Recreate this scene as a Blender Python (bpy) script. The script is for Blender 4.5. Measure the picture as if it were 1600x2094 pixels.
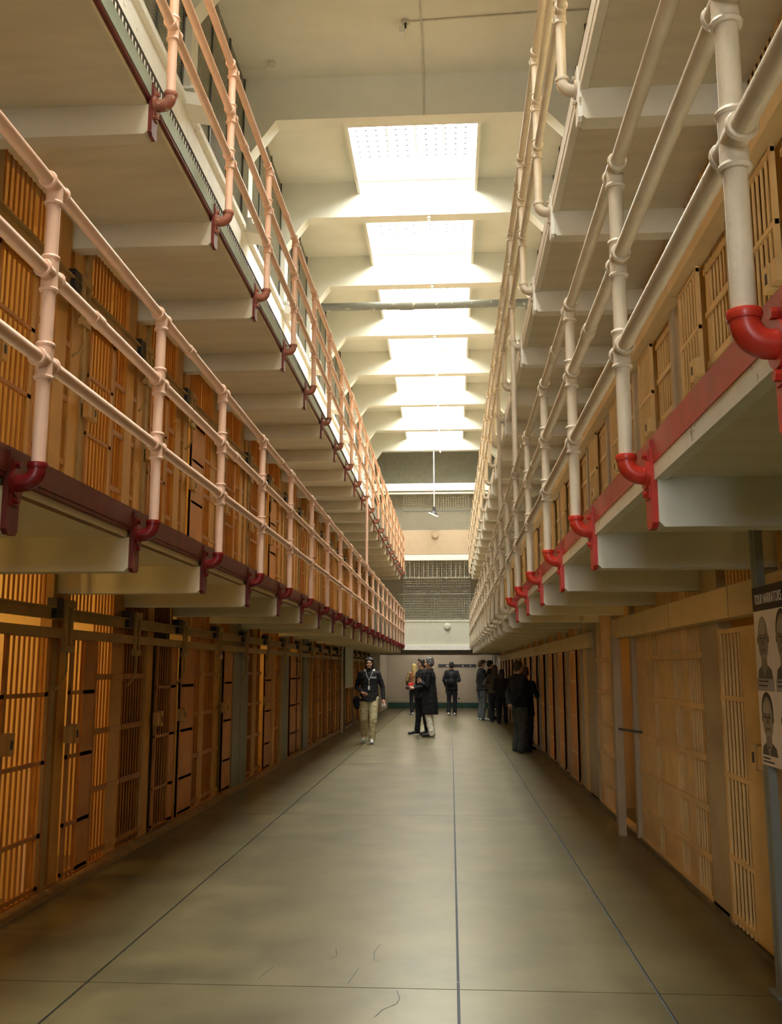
import bpy, bmesh, math, random
from mathutils import Vector, Matrix
random.seed(7)
scene = bpy.context.scene
for o in list(bpy.data.objects):
    bpy.data.objects.remove(o)
COL = scene.collection
PI = math.pi

# ------------------------------------------------------------------ camera
cam_d = bpy.data.cameras.new('camera')
cam = bpy.data.objects.new('camera', cam_d)
COL.objects.link(cam)
cam.location = (0, 0, 1.55)
cam.rotation_euler = (PI / 2 + 0.1624, 0, 0.062)
cam_d.sensor_fit = 'HORIZONTAL'
cam_d.sensor_width = 36
cam_d.lens = 36 * 1953.46 / 1600
cam_d.clip_start = 0.05
cam_d.clip_end = 200
scene.camera = cam

# ------------------------------------------------------------------ world, exposure
world = bpy.data.worlds.new('daylight')
scene.world = world
world.use_nodes = True
world.node_tree.nodes['Background'].inputs[0].default_value = (0.75, 0.85, 1.0, 1)
world.node_tree.nodes['Background'].inputs[1].default_value = 0.3
scene.view_settings.view_transform = 'Standard'
scene.view_settings.look = 'None'
scene.view_settings.gamma = 1
scene.view_settings.use_curve_mapping = False
scene.view_settings.exposure = -0.25
scene.cycles.use_denoising = True
scene.cycles.use_light_tree = False
scene.cycles.max_bounces = 6
scene.cycles.diffuse_bounces = 4
scene.cycles.glossy_bounces = 2
scene.cycles.use_adaptive_sampling = True
scene.cycles.adaptive_threshold = 0.04
scene.cycles.sample_clamp_indirect = 6
scene.cycles.caustics_reflective = False
scene.cycles.caustics_refractive = False
SKY_L = 38.0          # radiance of the daylit skylight glazing
CELL_W = 18.0         # watts of a cell lamp

# ------------------------------------------------------------------ layout constants (metres)
STEP = 1.524                      # cell width = railing post spacing
Y0 = 2.1694                       # first post
def GY(n): return Y0 + STEP * n
NEND = 21
YEND = GY(NEND)
YB = -8.0                         # the hall goes on behind the camera to here
XPL, XPR = -1.663, 0.690          # railing pipe axis left / right
XEL, XER = -1.765, 0.780          # gallery edge plates
XFL, XFR = -2.86, 1.74            # cell fronts
DECK = (2.43, 5.05)               # walking level of the two galleries
PIPE0 = (2.36, 4.983)             # top of the red elbows
RAILS = (0.44, 0.82, 1.21)        # rails above the elbow
CEIL = 10.03
BEAMZ = 9.38
CAPZ = 7.62                       # top of the cell blocks
YW = 38.8                         # end wall

# ------------------------------------------------------------------ materials
MATS = {}
def mat(name, color, rough=0.55, var=0.12, scale=6.0, bump=0.0, spec=0.4, chips=None, chip_amt=0.66, chip_scale=9.0,
        metallic=0.0, emit=None, stretch=None, var2=None):
    if name in MATS: return MATS[name]
    m = bpy.data.materials.new(name); m.use_nodes = True
    nt = m.node_tree; N = nt.nodes; L = nt.links
    b = N['Principled BSDF']
    b.inputs['Roughness'].default_value = rough
    b.inputs['Specular IOR Level'].default_value = spec
    b.inputs['Metallic'].default_value = metallic
    tc = N.new('ShaderNodeNewGeometry')
    vec = tc.outputs['Position']
    if stretch:
        mp = N.new('ShaderNodeMapping'); mp.inputs['Scale'].default_value = stretch
        L.new(vec, mp.inputs['Vector']); vec = mp.outputs['Vector']
    nz = N.new('ShaderNodeTexNoise'); nz.inputs['Scale'].default_value = scale
    nz.inputs['Detail'].default_value = 6; nz.inputs['Roughness'].default_value = 0.6
    L.new(vec, nz.inputs['Vector'])
    rp = N.new('ShaderNodeValToRGB')
    c = color
    lo = tuple(max(0, x * (1 - var)) for x in c); hi = tuple(min(1, x * (1 + var)) for x in c)
    if var2: lo = var2
    rp.color_ramp.elements[0].color = (*lo, 1); rp.color_ramp.elements[0].position = 0.3
    rp.color_ramp.elements[1].color = (*hi, 1); rp.color_ramp.elements[1].position = 0.72
    L.new(nz.outputs['Fac'], rp.inputs['Fac'])
    out = rp.outputs['Color']
    if chips:
        n2 = N.new('ShaderNodeTexNoise'); n2.inputs['Scale'].default_value = chip_scale
        n2.inputs['Detail'].default_value = 8; n2.inputs['Roughness'].default_value = 0.7
        L.new(vec, n2.inputs['Vector'])
        r2 = N.new('ShaderNodeValToRGB')
        r2.color_ramp.elements[0].position = chip_amt; r2.color_ramp.elements[1].position = chip_amt + 0.02
        L.new(n2.outputs['Fac'], r2.inputs['Fac'])
        mx = N.new('ShaderNodeMix'); mx.data_type = 'RGBA'
        L.new(r2.outputs['Color'], mx.inputs['Factor'])
        L.new(out, mx.inputs[6]); mx.inputs[7].default_value = (*chips, 1)
        out = mx.outputs[2]
    L.new(out, b.inputs['Base Color'])
    if bump:
        bp = N.new('ShaderNodeBump'); bp.inputs['Strength'].default_value = bump; bp.inputs['Distance'].default_value = 0.01
        n3 = N.new('ShaderNodeTexNoise'); n3.inputs['Scale'].default_value = scale * 8
        L.new(vec, n3.inputs['Vector'])
        L.new(n3.outputs['Fac'], bp.inputs['Height']); L.new(bp.outputs['Normal'], b.inputs['Normal'])
    if emit:
        b.inputs['Emission Color'].default_value = (*emit[:3], 1); b.inputs['Emission Strength'].default_value = emit[3]
    MATS[name] = m
    return m

M_FLOOR = mat('polished_concrete', (0.118, 0.100, 0.050), rough=0.33, var=0.35, scale=1.6, bump=0.02, spec=0.5)
M_JOINT = mat('joint_filler', (0.075, 0.085, 0.10), rough=0.8, chips=(0.25, 0.25, 0.25), chip_amt=0.62)
M_CEIL = mat('ceiling_paint', (0.80, 0.79, 0.69), rough=0.8, var=0.05, scale=1.5)
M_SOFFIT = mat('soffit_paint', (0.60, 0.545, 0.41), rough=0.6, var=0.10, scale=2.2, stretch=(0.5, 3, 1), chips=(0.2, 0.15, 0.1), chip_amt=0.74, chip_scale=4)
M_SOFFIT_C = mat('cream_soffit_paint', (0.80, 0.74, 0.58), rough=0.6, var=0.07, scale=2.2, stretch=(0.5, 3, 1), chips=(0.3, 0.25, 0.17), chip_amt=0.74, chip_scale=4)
M_SOFFIT_W = mat('beam_white_paint', (0.75, 0.72, 0.60), rough=0.6, var=0.08, scale=3, chips=(0.3, 0.26, 0.2), chip_amt=0.74)
M_WHITE = mat('white_paint_worn', (0.88, 0.87, 0.80), rough=0.6, var=0.06, scale=5, chips=(0.42, 0.34, 0.24), chip_amt=0.63, chip_scale=11)
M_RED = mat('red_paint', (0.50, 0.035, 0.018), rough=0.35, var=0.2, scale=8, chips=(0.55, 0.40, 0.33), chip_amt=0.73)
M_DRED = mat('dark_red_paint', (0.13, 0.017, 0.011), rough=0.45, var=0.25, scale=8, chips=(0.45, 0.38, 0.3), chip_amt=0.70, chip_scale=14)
M_ELBOW_U = mat('rusty_elbow_paint', (0.30, 0.10, 0.06), rough=0.5, var=0.3, scale=12, chips=(0.5, 0.42, 0.32), chip_amt=0.6, chip_scale=16)
M_TEAL = mat('pale_teal_paint', (0.36, 0.46, 0.40), rough=0.5, var=0.1, scale=8, chips=(0.1, 0.1, 0.1), chip_amt=0.72)
M_TICK = mat('dark_toe_iron', (0.06, 0.055, 0.05), rough=0.6)
M_PINK = mat('pink_rail_paint', (0.72, 0.47, 0.345), rough=0.42, var=0.08, scale=7, chips=(0.16, 0.13, 0.11), chip_amt=0.74, chip_scale=9)
M_BEIGE = mat('beige_rail_paint', (0.58, 0.50, 0.38), rough=0.42, var=0.10, scale=7, bump=0.15, chips=(0.2, 0.15, 0.11), chip_amt=0.75, chip_scale=12)
M_CELL_L = mat('lamplit_cell_paint', (0.60, 0.255, 0.042), rough=0.5, var=0.18, scale=5, chips=(0.06, 0.035, 0.015), chip_amt=0.70, chip_scale=10)  # left front paint: the orange of the warm light is put into its colour
M_BAR_L = mat('brown_orange_bar_paint', (0.36, 0.135, 0.022), rough=0.5, var=0.2, scale=6, chips=(0.05, 0.03, 0.012), chip_amt=0.72, chip_scale=10)
M_INNER_R = mat('cell_inner_shaded', (0.42, 0.27, 0.10), rough=0.7, var=0.08, scale=3)  # darker copy of the inner paint, shadow behind the right bars in its colour
M_CELL_L2 = mat('orange_plate_paint', (0.48, 0.19, 0.04), rough=0.5, var=0.22, scale=3, chips=(0.06, 0.03, 0.012), chip_amt=0.72, chip_scale=8)
M_CELL_L3 = mat('olive_plate_paint', (0.50, 0.255, 0.062), rough=0.5, var=0.15, scale=3)
M_CELL_GREY = mat('grey_steel_paint', (0.20, 0.19, 0.15), rough=0.5, var=0.15, scale=4)
M_CELL_R = mat('tan_cell_paint', (0.66, 0.46, 0.21), rough=0.5, var=0.12, scale=5, chips=(0.12, 0.07, 0.03), chip_amt=0.73, chip_scale=12)
M_PIL_R = mat('taupe_pilaster_paint', (0.40, 0.32, 0.21), rough=0.5, var=0.1, scale=4)
M_FASCIA_R = mat('tan_cover_paint', (0.62, 0.47, 0.25), rough=0.55, var=0.08, scale=3)
M_INNER = mat('cell_inner_paint', (0.82, 0.66, 0.36), rough=0.7, var=0.08, scale=3)
M_INNER_G = mat('cell_inner_unlit', (0.16, 0.15, 0.12), rough=0.7, var=0.1, scale=3)  # dark copy of the inner paint, shade of unlit cells put into the colour
M_RAILBAR = mat('door_track_paint', (0.33, 0.20, 0.065), rough=0.5, var=0.2, scale=7)
M_BLACK = mat('black_grease', (0.015, 0.014, 0.012), rough=0.5)
M_MESH = mat('wire_mesh_paint', (0.30, 0.285, 0.215), rough=0.5, var=0.1)
M_MESHFR = mat('mesh_frame_paint', (0.07, 0.07, 0.06), rough=0.5)
M_DIM = mat('dim_back_wall', (0.55, 0.53, 0.42), rough=0.8, var=0.1, scale=1.2)
M_COLUMN = mat('column_paint', (0.80, 0.79, 0.70), rough=0.7, var=0.05)
M_ENDWALL = mat('end_wall_paint', (0.62, 0.55, 0.45), rough=0.7, var=0.06, scale=1.5)
M_ENDGREY = mat('end_grey_paint', (0.45, 0.43, 0.35), rough=0.7, var=0.08, scale=1.5)
M_BAND = mat('bridge_pale_paint', (0.60, 0.59, 0.49), rough=0.6, var=0.05)
M_BANDT = mat('bridge_tan_paint', (0.42, 0.33, 0.23), rough=0.6, var=0.05)
M_GREEN = mat('dark_green_skirting', (0.018, 0.075, 0.055), rough=0.4, var=0.25, scale=4)
M_GREYPIPE = mat('grey_pipe_paint', (0.17, 0.17, 0.15), rough=0.5, var=0.1, chips=(0.72, 0.70, 0.55), chip_amt=0.60, chip_scale=6)
M_PLASTIC = mat('white_plastic', (0.75, 0.74, 0.68), rough=0.4, var=0.03)
M_DARK = mat('dark_fixture', (0.04, 0.04, 0.045), rough=0.4)
M_WIRE = mat('conduit_paint', (0.62, 0.59, 0.50), rough=0.6)
M_POSTGREY = mat('stand_steel', (0.21, 0.225, 0.21), rough=0.4, var=0.08)

def glass_mat():
    m = bpy.data.materials.new('skylight_glazing'); m.use_nodes = True
    nt = m.node_tree; N = nt.nodes; L = nt.links
    for n in list(N): N.remove(n)
    out = N.new('ShaderNodeOutputMaterial'); em = N.new('ShaderNodeEmission')
    geo = N.new('ShaderNodeNewGeometry')
    mp = N.new('ShaderNodeMapping'); mp.inputs['Scale'].default_value = (6.0, 6.0, 0.0)
    L.new(geo.outputs['Position'], mp.inputs['Vector'])
    vo = N.new('ShaderNodeTexVoronoi'); vo.voronoi_dimensions = '2D'; vo.inputs['Scale'].default_value = 1.0
    vo.inputs['Randomness'].default_value = 0.0
    L.new(mp.outputs['Vector'], vo.inputs['Vector'])
    rp = N.new('ShaderNodeValToRGB')
    rp.color_ramp.elements[0].position = 0.16; rp.color_ramp.elements[0].color = (0.017, 0.017, 0.016, 1)
    rp.color_ramp.elements[1].position = 0.20; rp.color_ramp.elements[1].color = (1.0, 0.99, 0.90, 1)
    L.new(vo.outputs['Distance'], rp.inputs['Fac'])
    L.new(rp.outputs['Color'], em.inputs['Color'])
    em.inputs['Strength'].default_value = SKY_L
    L.new(em.outputs[0], out.inputs['Surface'])
    return m
M_GLAZE = glass_mat(); M_GLAZE.cycles.emission_sampling = 'FRONT'

# ------------------------------------------------------------------ mesh helpers
class MB:
    def __init__(s): s.v = []; s.f = []
    def box(s, x0, x1, y0, y1, z0, z1):
        if x0 > x1: x0, x1 = x1, x0
        if y0 > y1: y0, y1 = y1, y0
        if z0 > z1: z0, z1 = z1, z0
        b = len(s.v)
        s.v += [(x0, y0, z0), (x1, y0, z0), (x1, y1, z0), (x0, y1, z0), (x0, y0, z1), (x1, y0, z1), (x1, y1, z1), (x0, y1, z1)]
        s.f += [tuple(b + i for i in q) for q in ((0, 3, 2, 1), (4, 5, 6, 7), (0, 1, 5, 4), (1, 2, 6, 5), (2, 3, 7, 6), (3, 0, 4, 7))]
        return s
    def ring(s, c, u, w, ru, rw, n):
        b = len(s.v)
        for i in range(n):
            a = 2 * PI * i / n
            s.v.append(tuple(c + u * (ru * math.cos(a)) + w * (rw * math.sin(a))))
        return b
    def tube(s, pts, r, n=10, caps=True, rs=None):
        pts = [Vector(p) for p in pts]
        k = len(pts); prev = None; rings = []
        d0 = (pts[1] - pts[0]).normalized()
        ref = Vector((0, 0, 1)) if abs(d0.z) < 0.9 else Vector((0, 1, 0))
        u = d0.cross(ref).normalized()
        for i, p in enumerate(pts):
            if i == 0: d = pts[1] - pts[0]
            elif i == k - 1: d = pts[-1] - pts[-2]
            else: d = (pts[i + 1] - pts[i]).normalized() + (pts[i] - pts[i - 1]).normalized()
            d = d.normalized()
            u = (u - d * u.dot(d)).normalized(); w = d.cross(u)
            rr = rs[i] if rs else r
            if isinstance(rr, tuple): rings.append(s.ring(p, u, w, rr[0], rr[1], n))
            else: rings.append(s.ring(p, u, w, rr, rr, n))
        for a, b in zip(rings, rings[1:]):
            for i in range(n):
                j = (i + 1) % n
                s.f.append((a + i, a + j, b + j, b + i))
        if caps:
            s.f.append(tuple(rings[0] + i for i in reversed(range(n))))
            s.f.append(tuple(rings[-1] + i for i in range(n)))
        return s
    def prism(s, poly, axis, a0, a1):
        """poly: list of 2D points in the plane normal to axis (x: (y,z); y: (x,z); z: (x,y))."""
        n = len(poly); b = len(s.v)
        for a in (a0, a1):
            for p in poly:
                s.v.append((a, p[0], p[1]) if axis == 'x' else (p[0], a, p[1]) if axis == 'y' else (p[0], p[1], a))
        s.f.append(tuple(b + i for i in range(n))); s.f.append(tuple(b + n + i for i in reversed(range(n))))
        for i in range(n):
            j = (i + 1) % n
            s.f.append((b + i, b + n + i, b + n + j, b + j))
        return s
    def sphere(s, c, rx, ry, rz, n=12, m=8):
        c = Vector(c); b = len(s.v)
        s.v.append((c.x, c.y, c.z - rz))
        for j in range(1, m):
            t = PI * j / m - PI / 2
            for i in range(n):
                a = 2 * PI * i / n
                s.v.append((c.x + rx * math.cos(t) * math.cos(a), c.y + ry * math.cos(t) * math.sin(a), c.z + rz * math.sin(t)))
        s.v.append((c.x, c.y, c.z + rz)); top = len(s.v) - 1
        for i in range(n):
            k = (i + 1) % n
            s.f.append((b, b + 1 + k, b + 1 + i))
            s.f.append((top, top - n + i, top - n + k))
        for j in range(m - 2):
            for i in range(n):
                k = (i + 1) % n
                s.f.append((b + 1 + j * n + i, b + 1 + j * n + k, b + 1 + (j + 1) * n + k, b + 1 + (j + 1) * n + i))
        return s
    def mesh(s, name, m, smooth=False, origin=(0, 0, 0)):
        me = bpy.data.meshes.new(name)
        ox, oy, oz = origin
        me.from_pydata([(x - ox, y - oy, z - oz) for x, y, z in s.v], [], s.f)
        bm = bmesh.new(); bm.from_mesh(me); bmesh.ops.recalc_face_normals(bm, faces=bm.faces); bm.to_mesh(me); bm.free()
        me.materials.append(m)
        if smooth:
            for p in me.polygons: p.use_smooth = True
            try: me.set_sharp_from_angle(angle=math.radians(40))
            except Exception: pass
        return me
    def origin(s):
        xs = [v[0] for v in s.v]; ys = [v[1] for v in s.v]; zs = [v[2] for v in s.v]
        return ((min(xs) + max(xs)) / 2, (min(ys) + max(ys)) / 2, min(zs))

WL = {}
def link(o, parent, wl):
    COL.objects.link(o); wl = Vector(wl)
    if parent is not None:
        o.parent = parent; o.location = wl - WL[parent.name]
    else: o.location = wl
    WL[o.name] = wl
    return o
def build(mb, name, m, parent=None, smooth=False):
    og = mb.origin()
    return link(bpy.data.objects.new(name, mb.mesh(name, m, smooth, og)), parent, og)
def put(name, me, wl, parent=None):
    return link(bpy.data.objects.new(name, me), parent, wl)
def empty(name, wl, parent=None):
    o = bpy.data.objects.new(name, None); o.empty_display_size = 0.2
    return link(o, parent, wl)
def tag(o, label, cat, group=None, kind=None):
    o['label'] = label; o['category'] = cat
    if group: o['group'] = group
    if kind: o['kind'] = kind
    return o
def struct(o, label=None):
    o['kind'] = 'structure'
    if label: o['label'] = label
    return o

ORD = ['first', 'second', 'third', 'fourth', 'fifth', 'sixth', 'seventh', 'eighth', 'ninth', 'tenth', 'eleventh', 'twelfth',
       'thirteenth', 'fourteenth', 'fifteenth', 'sixteenth', 'seventeenth', 'eighteenth', 'nineteenth', 'twentieth',
       'twenty-first', 'twenty-second', 'twenty-third']

# ================================================================== FLOOR
fb = MB().box(-6.2, 6.0, YB - 0.3, YW + 0.3, -0.25, -0.012)
floor = struct(build(fb, 'floor', M_JOINT), 'olive polished concrete floor with dark joints')
xs = [-5.6, -1.837, 0.02, 0.984, 4.6]
ys = [YB, -0.6, 5.0, 10.6, 16.2, 21.8, 27.4, 33.0, YW]
for i in range(4):
    for j in range(len(ys) - 1):
        g = 0.007
        b = MB().box(xs[i] + g, xs[i + 1] - g, ys[j] + g * 0.6, ys[j + 1] - g * 0.6, -0.012, 0.0)
        build(b, 'floor_slab', M_FLOOR, floor)
# hairline cracks in the slabs
def crack(pts, w=0.004):
    b = MB()
    for (x0, y0), (x1, y1) in zip(pts, pts[1:]):
        dx, dy = x1 - x0, y1 - y0; l = math.hypot(dx, dy); nx, ny = -dy / l * w / 2, dx / l * w / 2
        k = len(b.v)
        b.v += [(x0 + nx, y0 + ny, 0.0008), (x0 - nx, y0 - ny, 0.0008), (x1 - nx, y1 - ny, 0.0008), (x1 + nx, y1 + ny, 0.0008)]
        b.f.append((k, k + 1, k + 2, k + 3))
    build(b, 'crack', M_JOINT, floor)
crack([(-0.28, 4.96), (-0.26, 4.86), (-0.27, 4.78), (-0.33, 4.70), (-0.36, 4.6)])
crack([(-0.42, 5.75), (-0.44, 5.6), (-0.43, 5.45), (-0.40, 5.42)])
crack([(-0.50, 5.3), (-0.53, 5.05)])
crack([(-0.66, 5.65), (-0.64, 5.52), (-0.67, 5.45)])
crack([(-0.95, 5.3), (-0.99, 5.1)])

# ================================================================== CELL BLOCKS: back walls, slabs, partitions
def block(side):
    L = side == 'left'
    xf = XFL if L else XFR; sg = -1 if L else 1
    xb = xf + sg * 2.6
    w = build(MB().box(xb, xb + sg * 0.15, YB, YW, 0, CAPZ), 'wall_' + side, M_INNER)
    struct(w, side + ' cell block back wall')
    for z0, z1 in ((DECK[0] - 0.16, DECK[0]), (DECK[1] - 0.16, DECK[1]), (CAPZ - 0.2, CAPZ)):
        build(MB().box(xf + sg * 0.06, xb, YB, YW, z0, z1), 'cell_slab', M_INNER, w)
    # partitions at cell boundaries, tiers one and two
    for t, (z0, z1) in enumerate(((0.0, DECK[0] - 0.16), (DECK[0], DECK[1] - 0.16))):
        me = MB().box(0, sg * 2.52, -0.06, 0.06, 0, z1 - z0).mesh('partition', M_INNER if L else M_INNER_R)
        meg = MB().box(0, sg * 2.52, -0.06, 0.06, 0, z1 - z0).mesh('partition', M_INNER_G)
        for n in range(0, NEND + 1):
            grey = L and t == 0 and n in (5, 7)
            put('partition', meg if grey else me, (xf + sg * 0.06, GY(n), z0), w)
    # third-tier front and white cap seen above the upper gallery
    c = struct(build(MB().box(xf, xf + sg * 0.12, YB, YW, DECK[1], 6.95), 'wall_%s_upper' % side, M_CELL_R if not L else M_CELL_L3), 'third tier front and white cap on the %s' % side)
    build(MB().box(xf - sg * 0.05, xf + sg * 0.3, YB, YW, 6.95, CAPZ), 'cap_band', M_WHITE, c)
    build(MB().box(xf - sg * 0.10, xf - sg * 0.05, YB, YW, CAPZ - 0.10, CAPZ - 0.02), 'cap_ledge', M_WHITE, c)
    return c
wall_l = block('left'); wall_r = block('right')

# ================================================================== CELL FRONTS
BARCACHE = {}
def bar_mesh(h, m):
    k = (round(h, 3), m.name)
    if k not in BARCACHE:
        BARCACHE[k] = MB().tube([(0, 0, 0), (0, 0, h)], 0.0085, 6).mesh('bar', m, True)
    return BARCACHE[k]
BARSP = 0.072
def cell_front(side, tier, n, segs, detail, label, group, cross, mbar, lamp=1.0, lockz=1.02):
    L = side == 'left'; sg = -1 if L else 1
    xf = XFL if L else XFR
    zb = 0.0 if tier == 0 else DECK[0]
    h = (DECK[tier] - 0.16) - zb
    root = empty('cell_front', (xf, GY(n) + STEP / 2, zb))
    tag(root, label, 'cell front', group)
    groups = {}
    door = None
    # sill and head of the front
    build(MB().box(xf - sg * 0.03, xf + sg * 0.05, GY(n) + 0.005, GY(n + 1) - 0.005, zb, zb + 0.05), 'sill', mbar, root)
    dsegs = [s for s in segs if s[3:] and s[3] == 'd']
    if dsegs:
        f0 = min(s[0] for s in dsegs); f1 = max(s[1] for s in dsegs)
        xd = xf - sg * 0.055
        d = MB()
        ya, yb = GY(n) + f0 * STEP, GY(n) + f1 * STEP
        d.box(xd - 0.012, xd + 0.012, ya, ya + 0.035, zb + 0.06, zb + 1.80)
        d.box(xd - 0.012, xd + 0.012, yb - 0.035, yb, zb + 0.06, zb + 1.80)
        for z in (0.08, 0.42, 0.90, 1.36, 1.76):
            d.box(xd - 0.014, xd + 0.010, ya, yb, zb + z, zb + z + 0.028)
        door = build(d, 'door', mbar, root)
        if detail:
            lb = MB().box(xd - sg * 0.012, xd - sg * 0.055, ya - 0.09, ya - 0.01, zb + lockz, zb + lockz + 0.12)
            lb.box(xd - sg * 0.012, xd - sg * 0.06, ya + 0.005, ya + 0.085, zb + lockz - 0.01, zb + lockz + 0.13)
            build(lb, 'lock_box', M_CELL_L3 if L else M_CELL_R, door)
            kh = MB().box(xd - sg * 0.056, xd - sg * 0.064, ya + 0.03, ya + 0.055, zb + lockz + 0.03, zb + lockz + 0.085)
            build(kh, 'keyhole', M_BLACK, door)
    joined = MB()
    if dsegs:
        nb = max(3, int(round((yb - ya) / BARSP)))
        hb_ = h - 1.93
        for i in range(nb):
            y = ya + (i + 0.5) * (yb - ya) / nb
            if detail: put('transom_bar', bar_mesh(hb_, mbar), (xf, y, zb + 1.93), root)
            else: joined.tube([(xf, y, zb + 1.93), (xf, y, zb + h)], 0.0085, 4, False)
    for s in segs:
        f0, f1, k = s[:3]; isd = len(s) > 3 and s[3] == 'd'
        x = xf - sg * 0.055 if isd else xf
        par = door if isd else root
        ya, yb = GY(n) + f0 * STEP, GY(n) + f1 * STEP
        z0 = zb + 0.05; hh = h - 0.05 if not isd else 1.74
        if k == 'bars':
            nb = max(2, int(round((yb - ya) / BARSP)))
            for i in range(nb):
                y = ya + (i + 0.5) * (yb - ya) / nb
                if detail: put('bar', bar_mesh(hh, mbar), (x, y, z0), par)
                else: joined.tube([(x, y, z0), (x, y, z0 + hh)], 0.0085, 4, False)
            if not isd:
                for z in cross:
                    c = MB() if detail else joined
                    c.box(x - sg * 0.012, x - sg * 0.022, max(ya - 0.02, GY(n) + 0.004), min(yb + 0.02, GY(n + 1) - 0.004), zb + z, zb + z + 0.045)
                    if detail: build(c, 'crossbar', mbar, root)
        else:
            mm = {'plate': M_CELL_L if L else M_CELL_R, 'orange': M_CELL_L2 if L else M_CELL_R, 'olive': M_CELL_L3 if L else M_CELL_R,
                  'grey': M_CELL_GREY, 'ochre': M_CELL_L, 'pil': M_CELL_L3 if L else M_PIL_R, 'post': M_RAILBAR if L else M_PIL_R}[k]
            t0, t1 = (0.01, 0.012) if k in ('plate', 'orange', 'olive', 'ochre') else (0.05, 0.03)
            if k == 'pil': t0 = 0.03
            p = MB().box(x - sg * t0, x + sg * t1, ya, yb, z0 - 0.05 if not isd else z0 + 0.02, z0 + hh)
            pp = build(p, 'plate' if k not in ('pil', 'post') else 'pilaster', mm, par)
            if detail and k in ('plate', 'olive', 'orange') and not isd:
                for z in cross:
                    build(MB().box(x - sg * t0, x - sg * (t0 + 0.012), ya, yb, zb + z, zb + z + 0.04), 'strap', mm, pp)
    if joined.v:
        bo = build(joined, 'bars', mbar, root); bo['kind'] = 'stuff'
    if lamp > 0:
        ld = bpy.data.lights.new('cell_bulb', 'POINT'); ld.energy = CELL_W * lamp; ld.color = (1.0, 0.61, 0.17); ld.shadow_soft_size = 0.07
        lo = bpy.data.objects.new('cell_bulb', ld)
        link(lo, root, (xf + sg * 1.75, GY(n) + STEP * 0.5, zb + h - 0.2))
    return root

CX_L = (1.46, 1.03, 0.58, 0.10)
CX_R = (1.62, 1.27, 0.93, 0.60, 0.28)
GEN_L = [(0.0, 0.10, 'post'), (0.10, 0.44, 'bars'), (0.44, 0.56, 'pil'), (0.56, 0.86, 'bars', 'd'), (0.86, 0.99, 'plate', 'd')]
SPEC_L0 = {
    1: [(0, .1, 'post'), (.1, .5, 'bars'), (.5, .99, 'bars')],
    2: [(.0, .12, 'post'), (.12, .42, 'plate'), (.46, .86, 'bars', 'd'), (.86, .92, 'olive', 'd'), (.92, 1.0, 'post')],
    3: [(.06, .16, 'pil'), (.16, .32, 'bars', 'd'), (.32, .50, 'orange', 'd'), (.52, .80, 'bars'), (.80, .99, 'olive')],
    4: [(.0, .37, 'bars'), (.38, .50, 'pil'), (.53, .83, 'bars', 'd'), (.83, .97, 'orange', 'd')],
    5: [(.06, .43, 'orange', 'd'), (.44, .69, 'bars'), (.69, .84, 'olive'), (.85, .99, 'bars')],
    6: [(.0, .14, 'bars'), (.14, .30, 'olive'), (.31, .62, 'orange', 'd'), (.70, .99, 'grey')],
    7: [(.0, .30, 'grey'), (.32, .60, 'bars'), (.62, .80, 'olive'), (.82, .99, 'bars')],
    8: [(.05, .40, 'orange', 'd'), (.42, .62, 'orange'), (.66, .80, 'olive'), (.84, .99, 'bars')],
    9: [(.0, .10, 'post'), (.10, .5, 'grey'), (.55, .99, 'orange', 'd')],
    10: [(.05, .30, 'orange', 'd'), (.32, .62, 'olive'), (.65, .99, 'grey')],
}
LAMP_L0 = {1: 2.5, 2: 4.4, 3: 3.2, 4: 0.0, 5: 1.0, 6: 0.9, 7: 0.35, 8: 1.2, 9: 0.3}
for n in range(1, NEND):
    seg = SPEC_L0.get(n, GEN_L)
    cell_front('left', 0, n, seg, n <= 8, '%s cell front from the camera on the left ground floor' % ORD[n - 1], 'left ground floor cell fronts',
               CX_L, M_BAR_L, LAMP_L0.get(n, 0.6 if n < 13 else 0.0))
GEN_L1 = [(0.0, 0.12, 'pil'), (0.12, 0.18, 'post'), (0.18, 0.50, 'bars', 'd'), (0.50, 0.56, 'olive', 'd'), (0.58, 0.80, 'bars'), (0.80, 0.93, 'pil'), (0.93, 1.0, 'bars')]
for n in range(1, NEND):
    seg = GEN_L1
    if n in (5, 8, 11): seg = [(0.0, 0.12, 'pil'), (.14, .5, 'orange', 'd'), (.52, .82, 'bars'), (.82, .99, 'olive')]
    cell_front('left', 1, n, seg, n <= 8, '%s cell front from the camera along the lower left gallery' % ORD[n - 1], 'cell fronts along the lower left gallery',
               (1.50, 1.08, 0.60, 0.12), M_BAR_L, 1.7 if n < 10 else 0.0)
SPEC_R0 = {
    1: [(0.0, 0.12, 'pil'), (.14, .55, 'bars'), (.55, .65, 'plate'), (.67, .98, 'bars')],
    2: [(0.0, 0.08, 'pil'), (.10, .32, 'plate', 'd'), (.33, .62, 'bars', 'd'), (.64, .70, 'post'), (.72, .99, 'pil')],
    3: [(0.0, .28, 'bars'), (.28, .42, 'plate'), (.43, .60, 'bars'), (.60, .99, 'plate')],
    4: [(0.0, .10, 'bars'), (.10, .30, 'plate'), (.31, .58, 'plate'), (.60, .66, 'post')],
    5: [(0.28, .34, 'post'), (.50, .98, 'bars')],
    6: [(0.03, .2, 'plate'), (.2, .67, 'pil'), (.68, .99, 'plate')],
}
GEN_R0 = [(0.0, .20, 'pil'), (.205, .60, 'ochre', 'd'), (.60, .995, 'ochre')]  # far right fronts: orange glow is put into solid ochre plates
for n in range(1, NEND):
    cell_front('right', 0, n, SPEC_R0.get(n, GEN_R0), n <= 6, '%s cell front from the camera on the right ground floor' % ORD[n - 1], 'right ground floor cell fronts',
               CX_R, M_CELL_R, {5: 1.3, 4: 1.0}.get(n, 0.5 if n < 10 else 0.0))
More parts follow.
